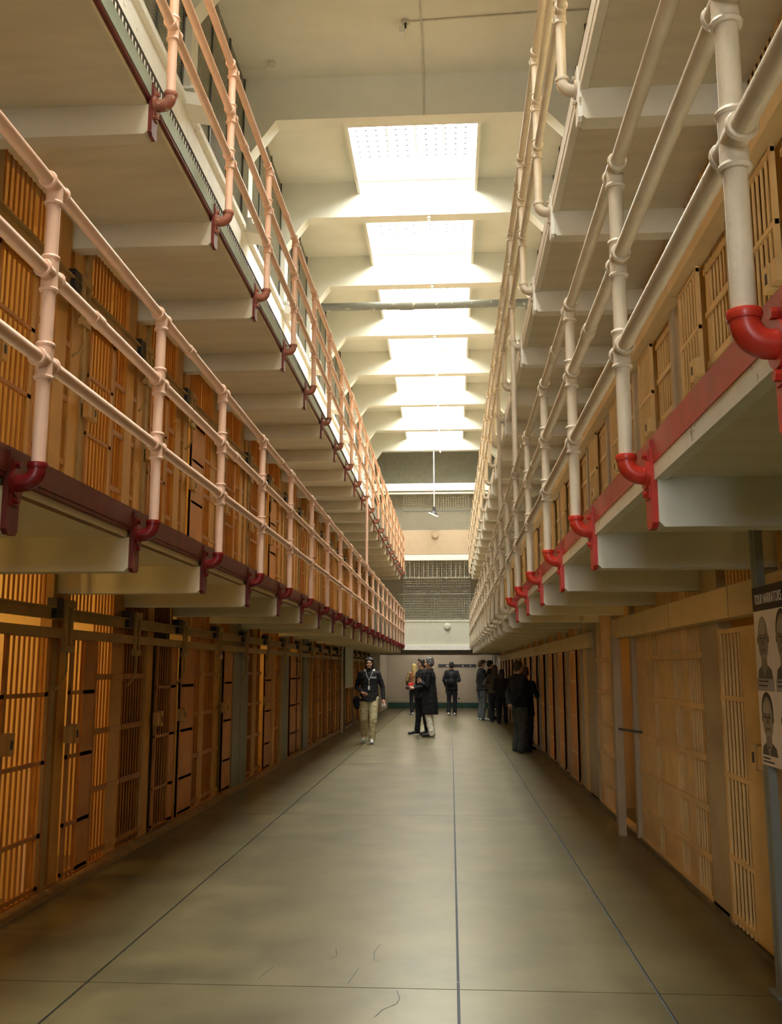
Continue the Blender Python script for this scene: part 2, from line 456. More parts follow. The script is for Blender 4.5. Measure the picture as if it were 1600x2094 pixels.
GEN_R1 = [(0.0, 0.17, 'pil'), (0.17, 0.24, 'post'), (0.25, 0.60, 'bars'), (0.60, 0.645, 'plate'), (0.65, 0.99, 'bars', 'd')]
for n in range(1, NEND):
    cell_front('right', 1, n, GEN_R1, n <= 7, '%s cell front from the camera along the lower right gallery' % ORD[n - 1], 'cell fronts along the lower right gallery',
               (1.72, 1.42, 1.08, 0.6), M_CELL_R, 0.5 if n < 8 else 0.0)

# ================================================================== DOOR TRACKS (left) AND COVERS (right)
def track_left(tier):
    zb = 0.0 if tier == 0 else DECK[0]
    where = 'left ground floor cells' if tier == 0 else 'lower left gallery cells'
    t = empty('door_track', (XFL + 0.12, GY(10), zb + 1.78))
    tag(t, 'brown steel door track running above the %s' % where, 'door track')
    build(MB().box(XFL + 0.10, XFL + 0.115, GY(1), YEND, zb + 1.76, zb + 1.83), 'lower_rail', M_RAILBAR, t)
    up = MB().box(XFL + 0.07, XFL + 0.085, GY(1), YEND, zb + 1.89, zb + 1.975)
    up.box(XFL + 0.06, XFL + 0.12, GY(1), YEND, zb + 1.965, zb + 1.975)
    build(up, 'upper_rail', M_RAILBAR, t)
    x = XFL
    hb = MB().box(0.115, 0.13, -0.07, -0.03, -0.12, 0.26).box(0.115, 0.13, 0.03, 0.07, -0.12, 0.26).box(0.10, 0.14, -0.08, 0.08, 0.2, 0.25).box(0.10, 0.14, -0.08, 0.08, -0.12, -0.07)
    hme = hb.mesh('hanger', M_RAILBAR)
    lv = MB().tube([(0.12, 0.0, -0.07), (0.12, 0.0, -0.25), (0.11, -0.05, -0.33), (0.09, -0.12, -0.38)], 0.011, 6)
    lme = lv.mesh('lever', M_RAILBAR, True)
    kb = MB().box(0.05, 0.12, -0.22, -0.10, 0.08, 0.22).mesh('roller_box', M_BLACK)
    for n in range(1, NEND):
        hg = put('hanger', hme, (x, GY(n), zb + 1.78), t)
        put('lever', lme, (x, GY(n), zb + 1.78), hg)
        put('roller_box', kb, (x, GY(n), zb + 1.82), hg)
track_left(0); track_left(1)

def cover_right(tier):
    zb = 0.0 if tier == 0 else DECK[0]
    where = 'right ground floor cells' if tier == 0 else 'lower right gallery cells'
    t = empty('door_gear_cover', (XFR - 0.1, GY(10), zb + 1.84))
    tag(t, 'tan boxed door gear cover above the %s' % where, 'gear cover')
    xface = 1.60
    nn = 0
    for n in range(0, NEND):
        if tier == 0 and n == 5: continue
        z0, z1 = (1.84, 2.03) if tier == 0 else (zb + 1.80, zb + 2.02)
        if tier == 0 and n > 5: z0, z1 = 1.80, 1.99
        ya, yb = GY(n) + 0.28 * STEP * (1 if tier == 0 else 0) + 0.010, GY(n + 1) + 0.28 * STEP * (1 if tier == 0 else 0) - 0.010
        if tier == 0 and n == 4: yb = 9.72
        xf_ = xface if not (tier == 0 and n > 5) else 1.67
        p = build(MB().prism([(xf_, z0), (xf_, z1 - 0.01), (xf_ + 0.02, z1), (XFR - 0.025, z1), (XFR - 0.025, z0)], 'y', ya, yb), 'cover_panel', M_FASCIA_R, t)
cover_right(0); cover_right(1)

struct(build(MB().prism([(XFL - 0.02, 0), (XFL + 0.11, 0), (XFL + 0.10, 0.03), (XFL + 0.03, 0.045), (XFL - 0.02, 0.045)], 'y', YB, YW), 'baseboard_left', mat('worn_curb_paint', (0.22, 0.12, 0.045), var=0.3)), 'worn brown curb under the left cells')
struct(build(MB().prism([(XFR + 0.02, 0), (XFR - 0.06, 0), (XFR - 0.05, 0.025), (XFR + 0.02, 0.04)], 'y', YB, YW), 'baseboard_right', mat('dirty_curb_paint', (0.10, 0.08, 0.04), var=0.3)), 'dirty dark curb under the right cells')

# grey frame post and bar of the open cell on the right
t = empty('door_frame_post', (1.60, 9.52, 0))
tag(t, 'grey steel door frame post beside the open right ground floor cell', 'door frame')
build(MB().box(1.565, 1.635, 9.47, 9.60, 0, 1.86), 'upright', M_PIL_R, t)
build(MB().tube([(1.60, 9.47, 0.98), (1.72, 9.0, 0.98)], 0.012, 6), 'cross_stay', M_DARK, t)

# ================================================================== GALLERIES
def gallery(side, k):
    L = side == 'left'; sg = -1 if L else 1
    xe = XEL if L else XER; xf = XFL if L else XFR
    zd = DECK[k]; zs = zd - 0.16
    ya, yb = YB, YEND + 0.12
    lev = 'lower' if k == 0 else 'upper'
    desc = {('left', 0): 'lower left gallery walkway with dark red edge and hanging brackets', ('left', 1): 'upper left gallery walkway with pale teal edge',
            ('right', 0): 'lower right gallery walkway with bright red edge', ('right', 1): 'upper right gallery walkway with white edge'}[(side, k)]
    g = empty('gallery_walkway', ((xe + xf) / 2, GY(10), zs)); tag(g, desc, 'gallery')
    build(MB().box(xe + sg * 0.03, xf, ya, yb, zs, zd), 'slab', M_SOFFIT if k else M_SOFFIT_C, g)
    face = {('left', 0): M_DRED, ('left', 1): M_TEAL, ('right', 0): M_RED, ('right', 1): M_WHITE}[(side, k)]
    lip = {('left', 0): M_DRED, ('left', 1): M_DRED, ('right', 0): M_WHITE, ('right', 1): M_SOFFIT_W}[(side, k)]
    yr = GY(6.4) if (side, k) == ('right', 0) else yb
    build(MB().box(xe, xe + sg * 0.03, ya, yr, zd - 0.105, zd + 0.004), 'edge_channel', face, g)
    if yr < yb: build(MB().box(xe, xe + sg * 0.03, yr, yb, zd - 0.105, zd + 0.004), 'edge_channel', M_BEIGE, g)
    if L:
        build(MB().box(xe + sg * 0.005, xe + sg * 0.075, ya, yb, zd - 0.125, zd - 0.105), 'bottom_flange', lip, g)
        build(MB().box(xe + sg * 0.035, xe + sg * 0.07, ya, yb, zs - 0.004, zd - 0.125), 'edge_lip', M_SOFFIT if k else mat('dusty_red_paint', (0.25, 0.14, 0.09), var=0.3), g)
    else:
        build(MB().box(xe + sg * 0.004, xe + sg * 0.05, ya, yb, zs - 0.008, zd - 0.105), 'edge_lip', lip, g)
    # cantilever beams with end plates
    bm_ = MB().prism([(xe + sg * 0.031, 0.19), (xe + sg * 0.014, 0.19), (xe + sg * 0.014, 0.02), (xe + sg * 0.034, 0.0), (xf, 0.0), (xf, 0.19)], 'y', -0.06, 0.06)
    og = (xe, 0, 0)
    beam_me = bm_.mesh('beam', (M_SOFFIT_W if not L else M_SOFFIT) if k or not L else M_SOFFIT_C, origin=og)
    pm = {('left', 0): M_DRED, ('left', 1): M_DRED, ('right', 0): M_RED, ('right', 1): M_WHITE}[(side, k)]
    def plate(m):
        prof = [(-0.052, 0.34), (-0.052, 0.02), (-0.03, 0.0), (0.03, 0.0), (0.052, 0.02), (0.052, 0.34)]
        return MB().prism(prof, 'x', xe - sg * 0.010, xe + sg * 0.014).mesh('end_plate', m, origin=og)
    pl = plate(pm); pl2 = plate(M_BEIGE)
    for n in range(-5, NEND + 1):
        bo = put('beam', beam_me, (xe, GY(n), zs - 0.19), g)
        put('end_plate', pl2 if (side, k) == ('right', 0) and n > 6 else pl, (xe, GY(n), zs - 0.192), bo)
    if (side, k) == ('left', 1):
        tb = MB(); y = GY(-1)
        while y < YEND:
            tb.box(xe + 0.002, xe - 0.004, y, y + 0.016, zd + 0.0, zd + 0.055); y += 0.055
        tb.box(xe + 0.002, xe - 0.006, GY(-1), YEND, zd + 0.05, zd + 0.062)
        o = build(tb, 'toe_comb', M_TICK, g); o['kind'] = 'stuff'
    return g
for sd in ('left', 'right'):
    for k in (0, 1): gallery(sd, k)

# ================================================================== RAILINGS
PR = 0.0285
def railing(side, k):
    L = side == 'left'; sg = -1 if L else 1
    xp = XPL if L else XPR; xe = XEL if L else XER
    z0 = PIPE0[k]
    m = M_PINK if L else M_BEIGE
    lev = 'lower' if k == 0 else 'upper'
    r = empty('pipe_railing', (xp, GY(10), z0))
    tag(r, '%s pipe railing with three rails along the %s %s gallery' % ('pink painted' if L else 'beige painted', lev, side), 'railing')
    n0 = -3
    for h in RAILS:
        build(MB().tube([(xp, GY(n0), z0 + h), (xp, YEND, z0 + h)], PR, 14), 'rail', m, r, True)
    def post_mesh(zb, top): return MB().tube([(0, 0, zb), (0, 0, top)], PR, 14).mesh('post', m, True)
    pm = post_mesh(-0.02, RAILS[2]); pm_low = post_mesh(-0.02, RAILS[2]); pm_long = post_mesh(-1.36, RAILS[2])
    # cross fitting
    c = MB()
    c.tube([(0, 0, -0.075), (0, 0, -0.062), (0, 0, 0.062), (0, 0, 0.075)], 0, 14, True, [0.036, 0.0345, 0.0345, 0.036])
    c.tube([(0, -0.075, 0), (0, -0.062, 0), (0, 0.062, 0), (0, 0.075, 0)], 0, 14, True, [0.036, 0.0345, 0.0345, 0.036])
    for zz in (-0.07, 0.07): c.tube([(0, 0, zz - 0.009), (0, 0, zz), (0, 0, zz + 0.009)], 0, 14, True, [0.037, 0.041, 0.037])
    for yy in (-0.07, 0.07): c.tube([(0, yy - 0.009, 0), (0, yy, 0), (0, yy + 0.009, 0)], 0, 14, True, [0.037, 0.041, 0.037])
    cross_me = c.mesh('cross_fitting', m, True)
    c = MB()
    c.tube([(0, 0, -0.08), (0, 0, 0.0)], 0.0345, 14)
    c.tube([(0, -0.075, 0), (0, 0.075, 0)], 0.0345, 14)
    c.tube([(0, 0, -0.084), (0, 0, -0.075), (0, 0, -0.066)], 0, 14, True, [0.037, 0.041, 0.037])
    for yy in (-0.07, 0.07): c.tube([(0, yy - 0.009, 0), (0, yy, 0), (0, yy + 0.009, 0)], 0, 14, True, [0.037, 0.041, 0.037])
    tee_me = c.mesh('tee_fitting', m, True)
    # elbow: down from the pipe, then across to the flange on the end plate
    def elbow_mesh(mm):
        R = 0.058; pts = [(0, 0, 0.012), (0, 0, -0.012)]
        for i in range(1, 9):
            a = PI / 2 * i / 8
            pts.append((sg * R * (1 - math.cos(a)), 0, -0.012 - R * math.sin(a)))
        xfl = abs(xe - xp) - 0.012
        pts.append((sg * xfl, 0, -0.012 - R))
        e = MB().tube(pts, 0.036, 14)
        e.tube([(0, 0, -0.012), (0, 0, 0.0), (0, 0, 0.012)], 0, 14, True, [0.039, 0.043, 0.041])
        e.tube([(sg * (xfl - 0.012), 0, -0.07), (sg * (xfl + 0.003), 0, -0.07)], 0.058, 16)
        for dz, dy in ((0.075, 0.0), (-0.075, 0.0)):
            e.tube([(sg * (xfl - 0.02), dy, -0.07 + dz), (sg * (xfl + 0.003), dy, -0.07 + dz)], 0.015, 6)
        e.box(sg * (xfl - 0.004), sg * (xfl + 0.003), -0.035, 0.035, -0.165, 0.025)
        return e.mesh('elbow', mm, True)
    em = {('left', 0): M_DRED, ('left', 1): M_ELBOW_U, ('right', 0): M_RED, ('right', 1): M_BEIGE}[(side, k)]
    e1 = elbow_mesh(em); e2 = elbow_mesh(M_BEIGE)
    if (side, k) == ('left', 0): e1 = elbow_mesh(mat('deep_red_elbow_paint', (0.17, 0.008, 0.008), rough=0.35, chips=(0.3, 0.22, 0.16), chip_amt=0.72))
    longs = {('left', 1): (11,), ('right', 1): (5, 7)}.get((side, k), ())
    for n in range(n0, NEND + 1):
        p = put('post', pm_long if n in longs else pm, (xp, GY(n), z0), r)
        put('elbow', e2 if ((side, k) == ('right', 0) and n > 6) else e1, (xp, GY(n), z0), p)
        for i, h in enumerate(RAILS):
            put('tee_fitting' if i == 2 else 'cross_fitting', tee_me if i == 2 else cross_me, (xp, GY(n), z0 + h), p)
    # sleeve couplings where rail lengths meet
    sm = MB().tube([(0, -0.05, 0), (0, -0.045, 0), (0, 0.045, 0), (0, 0.05, 0)], 0, 14, True, [0.033, 0.035, 0.035, 0.033]).mesh('sleeve', m, True)
    for n, f, i in ((1, .35, 1), (2, .40, 2), (3, .3, 1), (4, .62, 2), (5, .25, 0), (6, .5, 2), (7, .4, 1), (9, .5, 2), (10, .3, 0), (12, .5, 1)):
        f2 = f if L else 0.9 - f
        put('sleeve', sm, (xp, GY(n + f2), z0 + RAILS[i]), r)
    return r
for sd in ('left', 'right'):
    for k in (0, 1): railing(sd, k)

# ================================================================== CEILING, BEAMS, SKYLIGHTS
SKX = (-1.51, 0.49)
KB0 = 12.60; KSP = 3.048
BAYS = [KB0 + KSP * i for i in range(-8, 8)]       # beam near faces
lit = {i for i in range(-8, 8) if -5 <= i <= -3 or 0 <= i <= 6}
XC0, XC1 = -6.0, 5.0
ceil_b = MB()
for i in range(-8, 8):
    y0_, y1_ = KB0 + KSP * i, KB0 + KSP * (i + 1)
    if i == 7: y1_ = YW
    if i in lit:
        a, b2 = y0_ + 0.30, y1_ - 0.03
        ceil_b.box(XC0, SKX[0] - 0.04, y0_, y1_, CEIL, CEIL + 0.12)
        ceil_b.box(SKX[1] + 0.04, XC1, y0_, y1_, CEIL, CEIL + 0.12)
        ceil_b.box(SKX[0] - 0.04, SKX[1] + 0.04, y0_, a, CEIL, CEIL + 0.12)
    else:
        ceil_b.box(XC0, XC1, y0_, y1_, CEIL, CEIL + 0.12)
ceiling = struct(build(ceil_b, 'ceiling', M_CEIL), 'cream painted ceiling with cross beams')
for i in range(-8, 8):
    y = KB0 + KSP * i
    zt = CEIL; xl, xr = -2.45, 1.44
    prof = [(XC0, zt), (XC0, 8.75), (-2.96, 8.75), (-2.86, 8.82), (xl, BEAMZ), (xr, BEAMZ), (1.84, 8.95), (2.0, 8.8), (XC1, 8.8), (XC1, zt)]
    build(MB().prism(prof, 'y', y, y + 0.26), 'beam', M_CEIL, ceiling)
wn = 0
for i in sorted(lit):
    y0_, y1_ = KB0 + KSP * i + 0.26, KB0 + KSP * (i + 1)
    a, b2 = y0_ + 0.04, y1_ - 0.0
    wn += 1
    w = empty('window_%d' % wn, ((SKX[0] + SKX[1]) / 2, (a + b2) / 2, 9.81)); struct(w, 'blown out white ceiling skylight, number %d counted along the hall' % wn)
    cb = MB()
    zt = 10.42
    cb.box(SKX[0] - 0.05, SKX[0], a - 0.02, b2, 9.81, zt); cb.box(SKX[1], SKX[1] + 0.05, a - 0.02, b2, 9.81, zt)
    cb.box(SKX[0], SKX[1], a - 0.02, a + 0.03, CEIL, zt); cb.box(SKX[0], SKX[1], b2 - 0.03, b2, CEIL, zt)
    build(cb, 'curb', M_CEIL, w)
    pn = build(MB().box(SKX[0] - 0.05, SKX[1] + 0.05, a - 0.02, b2, zt, zt + 0.03), 'pane', M_CEIL, w)
    pn.data.materials.append(M_GLAZE)
    for p in pn.data.polygons:
        if p.normal.z < -0.5: p.material_index = 1
    fb_ = MB()
    for xx in (-0.98, -0.51, -0.04): fb_.box(xx - 0.012, xx + 0.012, a + 0.03, b2 - 0.03, zt - 0.03, zt)
    build(fb_, 'glazing_bar', M_CEIL, w)

# upper side screens standing on the cell blocks, between white columns
def wire_panel(x, ya, yb, za, zb_, sp, r, axis='y'):
    b = MB()
    y = ya + sp / 2
    while y < yb:
        b.tube([(x, y, za), (x, y, zb_)], r, 3, False) if axis == 'y' else b.tube([(y, x, za), (y, x, zb_)], r, 3, False); y += sp
    z = za + sp / 2
    while z < zb_:
        b.tube([(x, ya, z), (x, yb, z)], r, 3, False) if axis == 'y' else b.tube([(ya, x, z), (yb, x, z)], r, 3, False); z += sp
    return b
for side, x, dr in (('left', -2.93, -1), ('right', 1.88, 1)):
    for i in range(-3, 8):
        y = KB0 + KSP * i
        c = build(MB().box(x - 0.10, x + 0.10, y, y + 0.26, CAPZ, 8.85), 'trim_%d' % (20 + i + (20 if dr > 0 else 0)), M_COLUMN); struct(c, 'white column above the upper %s gallery' % side)
    for i in range(-3, 7):
        y0_, y1_ = KB0 + KSP * i + 0.26, KB0 + KSP * (i + 1)
        s = empty('mesh_screen', (x, (y0_ + y1_) / 2, CAPZ))
        bay = i + 4
        tag(s, 'dark wire mesh screen above the upper %s gallery, %s bay from the camera' % (side, ORD[bay - 1]), 'mesh screen', 'mesh screens above the upper %s gallery' % side)
        nf = 3; f = MB()
        for j in range(nf + 1):
            yy = y0_ + 0.02 + (y1_ - y0_ - 0.04) * j / nf
            build(MB().box(x - 0.02, x + 0.02, yy - 0.02, yy + 0.02, CAPZ, CEIL), 'upright', M_MESHFR, s)
        o = build(wire_panel(x, y0_, y1_, CAPZ, CEIL, 0.038, 0.0042), 'wire_mesh', M_MESH, s); o['kind'] = 'stuff'
    o = build(MB().box(x + dr * 2.9, x + dr * 3.0, YB, YW, CAPZ, CEIL), 'wall_%s_roof' % side, M_DIM); struct(o, 'dim wall behind the %s mesh screens' % side)

# near end wall behind the camera, with a daylit window
wb = MB()
wb.box(XC0, -1.75, YB - 0.2, YB, 0, CEIL); wb.box(-0.55, XC1, YB - 0.2, YB, 0, CEIL)
wb.box(-1.75, -0.55, YB - 0.2, YB, 0, 1.7); wb.box(-1.75, -0.55, YB - 0.2, YB, 4.6, CEIL)
struct(build(wb, 'wall_near', M_ENDWALL), 'near end wall')
mw = bpy.data.materials.new('daylit_window_glass'); mw.use_nodes = True
bb = mw.node_tree.nodes['Principled BSDF']; bb.inputs['Base Color'].default_value = (0.8, 0.85, 0.9, 1)
bb.inputs['Emission Color'].default_value = (0.90, 0.96, 1.0, 1); bb.inputs['Emission Strength'].default_value = 40
wn += 1
w = empty('window_%d' % wn, (-1.15, YB - 0.1, 1.7)); struct(w, 'tall daylit window in the near end wall')
build(MB().box(-1.75, -0.55, YB - 0.12, YB - 0.1, 1.7, 4.6), 'pane', mw, w)
fr = MB()
for xx in (-1.75, -1.35, -0.97, -0.59): fr.box(xx, xx + 0.04, YB - 0.1, YB - 0.06, 1.7, 4.6)
build(fr, 'window_bars', M_DARK, w)

# ================================================================== FAR END
struct(build(MB().box(XC0, XC1, YW, YW + 0.2, 0, CEIL), 'wall_end', M_ENDWALL), 'pale end wall with green skirting')
struct(build(MB().box(-2.95, 1.85, YW - 0.03, YW, 0, 0.21), 'baseboard_end', M_GREEN), 'dark green skirting along the end wall')
struct(build(MB().box(-3.0, -2.55, 34.6, YW - 0.03, 0, 2.25), 'wall_pier', M_ENDWALL), 'pier at the left of the end wall')
struct(build(MB().box(-4.5, 3.6, 36.4, 36.55, 2.40, CEIL), 'wall_gallery_end', M_ENDGREY), 'grey wall behind the end bridges')
# lower bridge
g = empty('end_bridge', (-0.5, 34.9, 2.2)); tag(g, 'pale lower bridge crossing the far end of the hall', 'bridge')
build(MB().box(-2.86, 1.74, 34.43, YW, 2.3, 2.38), 'slab', M_BAND, g)
build(MB().box(-1.70, 0.74, 34.30, 34.40, 2.36, 3.22), 'parapet', M_BAND, g)
build(MB().box(-1.75, 0.78, 34.24, 34.42, 2.20, 2.36), 'lip', M_WHITE, g)
build(MB().box(-1.70, 0.74, 34.28, 34.42, 3.20, 3.26), 'coping', M_SOFFIT_W, g)
# upper bridge
g = empty('end_bridge', (-0.5, 34.9, 5.5)); tag(g, 'tan upper bridge crossing the far end of the hall', 'bridge')
build(MB().box(-2.74, 1.66, 34.38, 36.38, 5.42, 5.56), 'slab', M_SOFFIT, g)
build(MB().box(-1.75, 0.78, 34.30, 34.42, 5.62, 6.50), 'parapet', M_BANDT, g)
build(MB().box(-1.75, 0.78, 34.26, 34.44, 5.40, 5.60), 'lip', M_WHITE, g)
# white beam and mesh screens of the end
struct(build(MB().box(-3.6, 2.6, 34.25, 34.5, 7.95, 8.22), 'trim_1', M_WHITE), 'white beam with peeling paint across the far end')
struct(build(MB().box(-3.6, 2.6, 34.3, 34.42, 7.84, 7.90), 'trim_2', M_WHITE), 'thin white strip under the far white beam')
struct(build(MB().box(XC0, XC1, 35.5, 35.65, 8.22, CEIL), 'wall_bulkhead', mat('bulkhead_shade_paint', (0.27, 0.26, 0.20), rough=0.8)), 'bulkhead above the far end beam, shade put into its grey')  # darker grey stands in for the shade beyond the last beam
for lab, za, zb_, mm in (('coarse wire mesh screen above the lower end bridge', 3.26, 5.40, M_PLASTIC), ('dark wire mesh screen above the upper end bridge', 6.50, 7.84, M_MESH)):
    s = empty('mesh_screen', (-0.5, 34.36, za)); tag(s, lab, 'mesh screen')
    o = build(wire_panel(34.36, -1.7, 0.74, za, zb_, 0.09, 0.0045, 'x'), 'wire_mesh', mm if za > 6 else M_ENDGREY, s); o['kind'] = 'stuff'
    build(MB().box(-1.7, 0.74, 34.345, 34.375, za + (zb_ - za) * 0.52, za + (zb_ - za) * 0.52 + 0.03), 'frame_bar', M_MESHFR, s)
s = empty('barred_grille', (-0.5, 34.5, 4.8)); tag(s, 'short vertical bars hanging below the upper end bridge', 'grille')
me = MB().tube([(0, 0, 0), (0, 0, 0.62)], 0.012, 6).mesh('bar', M_BAND, True)
for i in range(15): put('bar', me, (-1.62 + i * 0.165, 34.5, 4.8), s)
build(MB().box(-1.7, 0.74, 34.485, 34.515, 4.78, 4.81), 'rail', M_BAND, s)
# round fittings on the bridges
for nm, x, z, lab in (('alarm_bell', -0.12, 3.02, 'round pale alarm bell on the lower end bridge'), ('alarm_bell', -0.53, 6.29, 'round tan alarm bell on the upper end bridge')):
    b = MB(); b.tube([(x, 34.30, z), (x, 34.27, z), (x, 34.235, z), (x, 34.225, z)], 0, 18, True, [0.11, 0.115, 0.09, 0.04]); b.tube([(x, 34.3, z), (x, 34.285, z)], 0.13, 18)
    tag(build(b, nm, M_BAND if z < 4 else M_BANDT, None, True), lab, 'alarm bell')
b = MB().box(-0.53, -0.45, 34.31, 34.35, 4.15, 4.23)
b.tube([(-2.0, 34.34, 4.18), (0.9, 34.34, 4.18)], 0.012, 6).tube([(-0.5, 34.34, 4.18), (-0.56, 34.34, 3.9), (-0.55, 34.34, 3.27)], 0.01, 6)
tag(build(b, 'junction_box', M_GREYPIPE), 'grey conduit and junction box across the lower end screen', 'conduit')
t = empty('added_fill_light', (-0.5, 37.0, 2.2)); tag(t, 'unseen added fill light under the far passage ceiling', 'lamp')  # added unseen source that brightens the dark end recess
build(MB().box(-1.9, 0.9, 36.95, 37.05, 2.24, 2.29), 'housing', M_PLASTIC, t)
build(MB().tube([(-1.85, 37.0, 2.21), (0.85, 37.0, 2.21)], 0.02, 8), 'tube', mat('fill_light_tube', (0.9, 0.9, 0.85), emit=(1.0, 0.88, 0.72, 60)), t)
# display strip, outlet and pipes on the end wall
t = empty('display_strip', (0.25, YW - 0.03, 1.62)); tag(t, 'long black display strip fixed to the end wall', 'display')
build(MB().box(-0.5, 1.0, YW - 0.05, YW - 0.005, 1.60, 1.72), 'panel', M_DARK, t)
for x0_, x1_ in ((-0.20, -0.08), (-0.05, 0.02), (0.45, 0.5), (0.75, 0.8)):
    build(MB().box(x0_, x1_, YW - 0.055, YW - 0.05, 1.635, 1.685), 'caption', M_PLASTIC, t)
t = empty('wall_outlet', (0.30, YW - 0.03, 0.3)); tag(t, 'small white outlet box low on the end wall', 'outlet')
build(MB().box(0.22, 0.38, YW - 0.07, YW - 0.005, 0.28, 0.42), 'box', M_PLASTIC, t)
build(MB().box(0.25, 0.35, YW - 0.075, YW - 0.07, 0.34, 0.40), 'socket', M_DARK, t)
for x_ in (1.62, 1.72):
    tag(build(MB().tube([(x_, YW - 0.06, 0.2), (x_, YW - 0.06, 2.9)], 0.03, 10), 'wall_pipe', M_PLASTIC, None, True), 'slim pale vertical pipe on the end wall, %s of the pair' % ('left' if x_ < 1.65 else 'right'), 'pipe', 'pipes on the end wall')
build(MB().box(-2.5, -0.2, YW - 0.025, YW - 0.005, 0.30, 0.335), 'cable_trunking', M_PLASTIC)
tag(bpy.data.objects['cable_trunking'], 'thin pale cable trunking just above the green skirting', 'trunking')
# soffit beam over the far end passage, its shade put into the paint
struct(build(MB().box(-2.86, 1.74, 34.9, 35.3, 2.04, 2.3), 'trim_3', mat('shaded_beam_paint', (0.36, 0.30, 0.26))), 'beam over the passage at the far end, shade painted in dull brown')

# far left: pale pole, notice board and dark opening
t = tag(build(MB().tube([(-2.68, 23.7, 0), (-2.68, 23.7, 2.25)], 0.03, 8), 'steel_pole', M_BEIGE, None, True), 'slim pale steel pole beside the far left cells', 'pole')
t = empty('notice_board', (-2.71, 25.6, 0)); tag(t, 'pale grey notice board on the far left wall', 'notice board')
build(MB().box(-2.72, -2.70, 24.6, 26.6, 1.05, 2.1), 'board', mat('notice_grey', (0.50, 0.50, 0.47)), t)
build(MB().box(-2.722, -2.695, 24.55, 24.6, 0, 2.13).box(-2.722, -2.695, 26.6, 26.65, 0, 2.13), 'frame', M_CELL_GREY, t)

# ================================================================== CEILING FITTINGS
tag(build(MB().tube([(-2.9, 19.4, 9.2), (2.3, 19.4, 9.2)], 0.085, 18).tube([(-1.02, 19.4, 9.2), (-0.72, 19.4, 9.2)], 0.1, 18), 'ceiling_pipe', M_GREYPIPE, None, True),
    'thick grey pipe with flaking paint crossing under the third skylight', 'pipe')
tag(build(MB().tube([(-0.31, 2.0, CEIL - 0.02), (-0.31, 9.3, CEIL - 0.02), (-0.31, 9.5, BEAMZ - 0.012), (-0.31, 9.9, BEAMZ - 0.012), (-0.31, 10.0, CEIL - 0.02), (-0.31, 12.55, CEIL - 0.02), (-0.31, 12.58, BEAMZ - 0.012)], 0.012, 6), 'ceiling_conduit', M_WIRE),
    'thin pale conduit running along the ceiling towards the first skylight', 'conduit')
for i in range(1, 8):
    y = KB0 + KSP * i
    t = empty('heat_detector', (-0.31, y + 0.06, BEAMZ - 0.1))
    tag(t, 'tiny pale detector under the %s beam beyond the first skylight' % ORD[i - 1], 'detector', 'detectors under the beams')
    build(MB().tube([(-0.31, y + 0.06, BEAMZ), (-0.31, y + 0.06, BEAMZ - 0.05)], 0.035, 10), 'base', M_PLASTIC, t, True)
    build(MB().tube([(-0.31, y + 0.06, BEAMZ - 0.05), (-0.31, y + 0.06, BEAMZ - 0.09)], 0.02, 8), 'sensor', M_WIRE, t, True)
t = empty('security_camera', (-0.52, 11.45, CEIL - 0.2)); tag(t, 'small white security camera on the near ceiling', 'camera')
build(MB().tube([(-0.52, 11.45, CEIL), (-0.52, 11.45, CEIL - 0.03)], 0.06, 12), 'mount', M_WIRE, t, True)
build(MB().tube([(-0.52, 11.45, CEIL - 0.03), (-0.52, 11.45, CEIL - 0.10)], 0.015, 8), 'stem', M_DARK, t, True)
build(MB().box(-0.60, -0.53, 11.40, 11.56, CEIL - 0.19, CEIL - 0.10), 'body', M_PLASTIC, t)
build(MB().tube([(-0.52, 11.45, CEIL - 0.012), (1.3, 11.36, CEIL - 0.012), (1.9, 11.36, CEIL - 0.012)], 0.01, 6), 'cable', M_WIRE, t)
t = empty('smoke_detector', (-2.52, 12.1, CEIL - 0.08)); tag(t, 'small round detector with looped cable on the ceiling above the upper left screen', 'detector')
build(MB().tube([(-2.45, 12.2, CEIL), (-2.45, 12.2, CEIL - 0.05)], 0.055, 12), 'head', M_WIRE, t, True)
build(MB().tube([(-2.45, 12.2, CEIL - 0.03), (-2.55, 12.2, CEIL - 0.10), (-2.75, 12.15, CEIL - 0.12), (-2.9, 12.1, CEIL - 0.1)], 0.009, 6), 'cable', M_WIRE, t, True)
# pendant lamp in the distance
t = empty('pendant_lamp', (-0.55, 34.0, 7.0)); tag(t, 'dark pendant lamp hanging on a long cord before the far end', 'lamp')
build(MB().tube([(-0.55, 34.0, 9.4), (-0.55, 34.0, 7.28)], 0.02, 6), 'cord', M_PLASTIC, t, True)
build(MB().tube([(-0.55, 34.0, 7.3), (-0.55, 34.0, 7.15)], 0.055, 10), 'holder', M_DARK, t, True)
b = MB().tube([(-0.55, 34.0, 7.16), (-0.565, 34.0, 7.08), (-0.58, 34.0, 7.02)], 0, 16, True, [0.05, 0.12, 0.17])
build(b, 'shade', M_DARK, t, True)
build(MB().tube([(-0.74, 33.86, 7.07), (-0.42, 33.86, 6.93)], 0.018, 8), 'tube_bulb', mat('lamp_glow', (0.9, 0.8, 0.4), emit=(1.0, 0.78, 0.35, 4)), t, True)

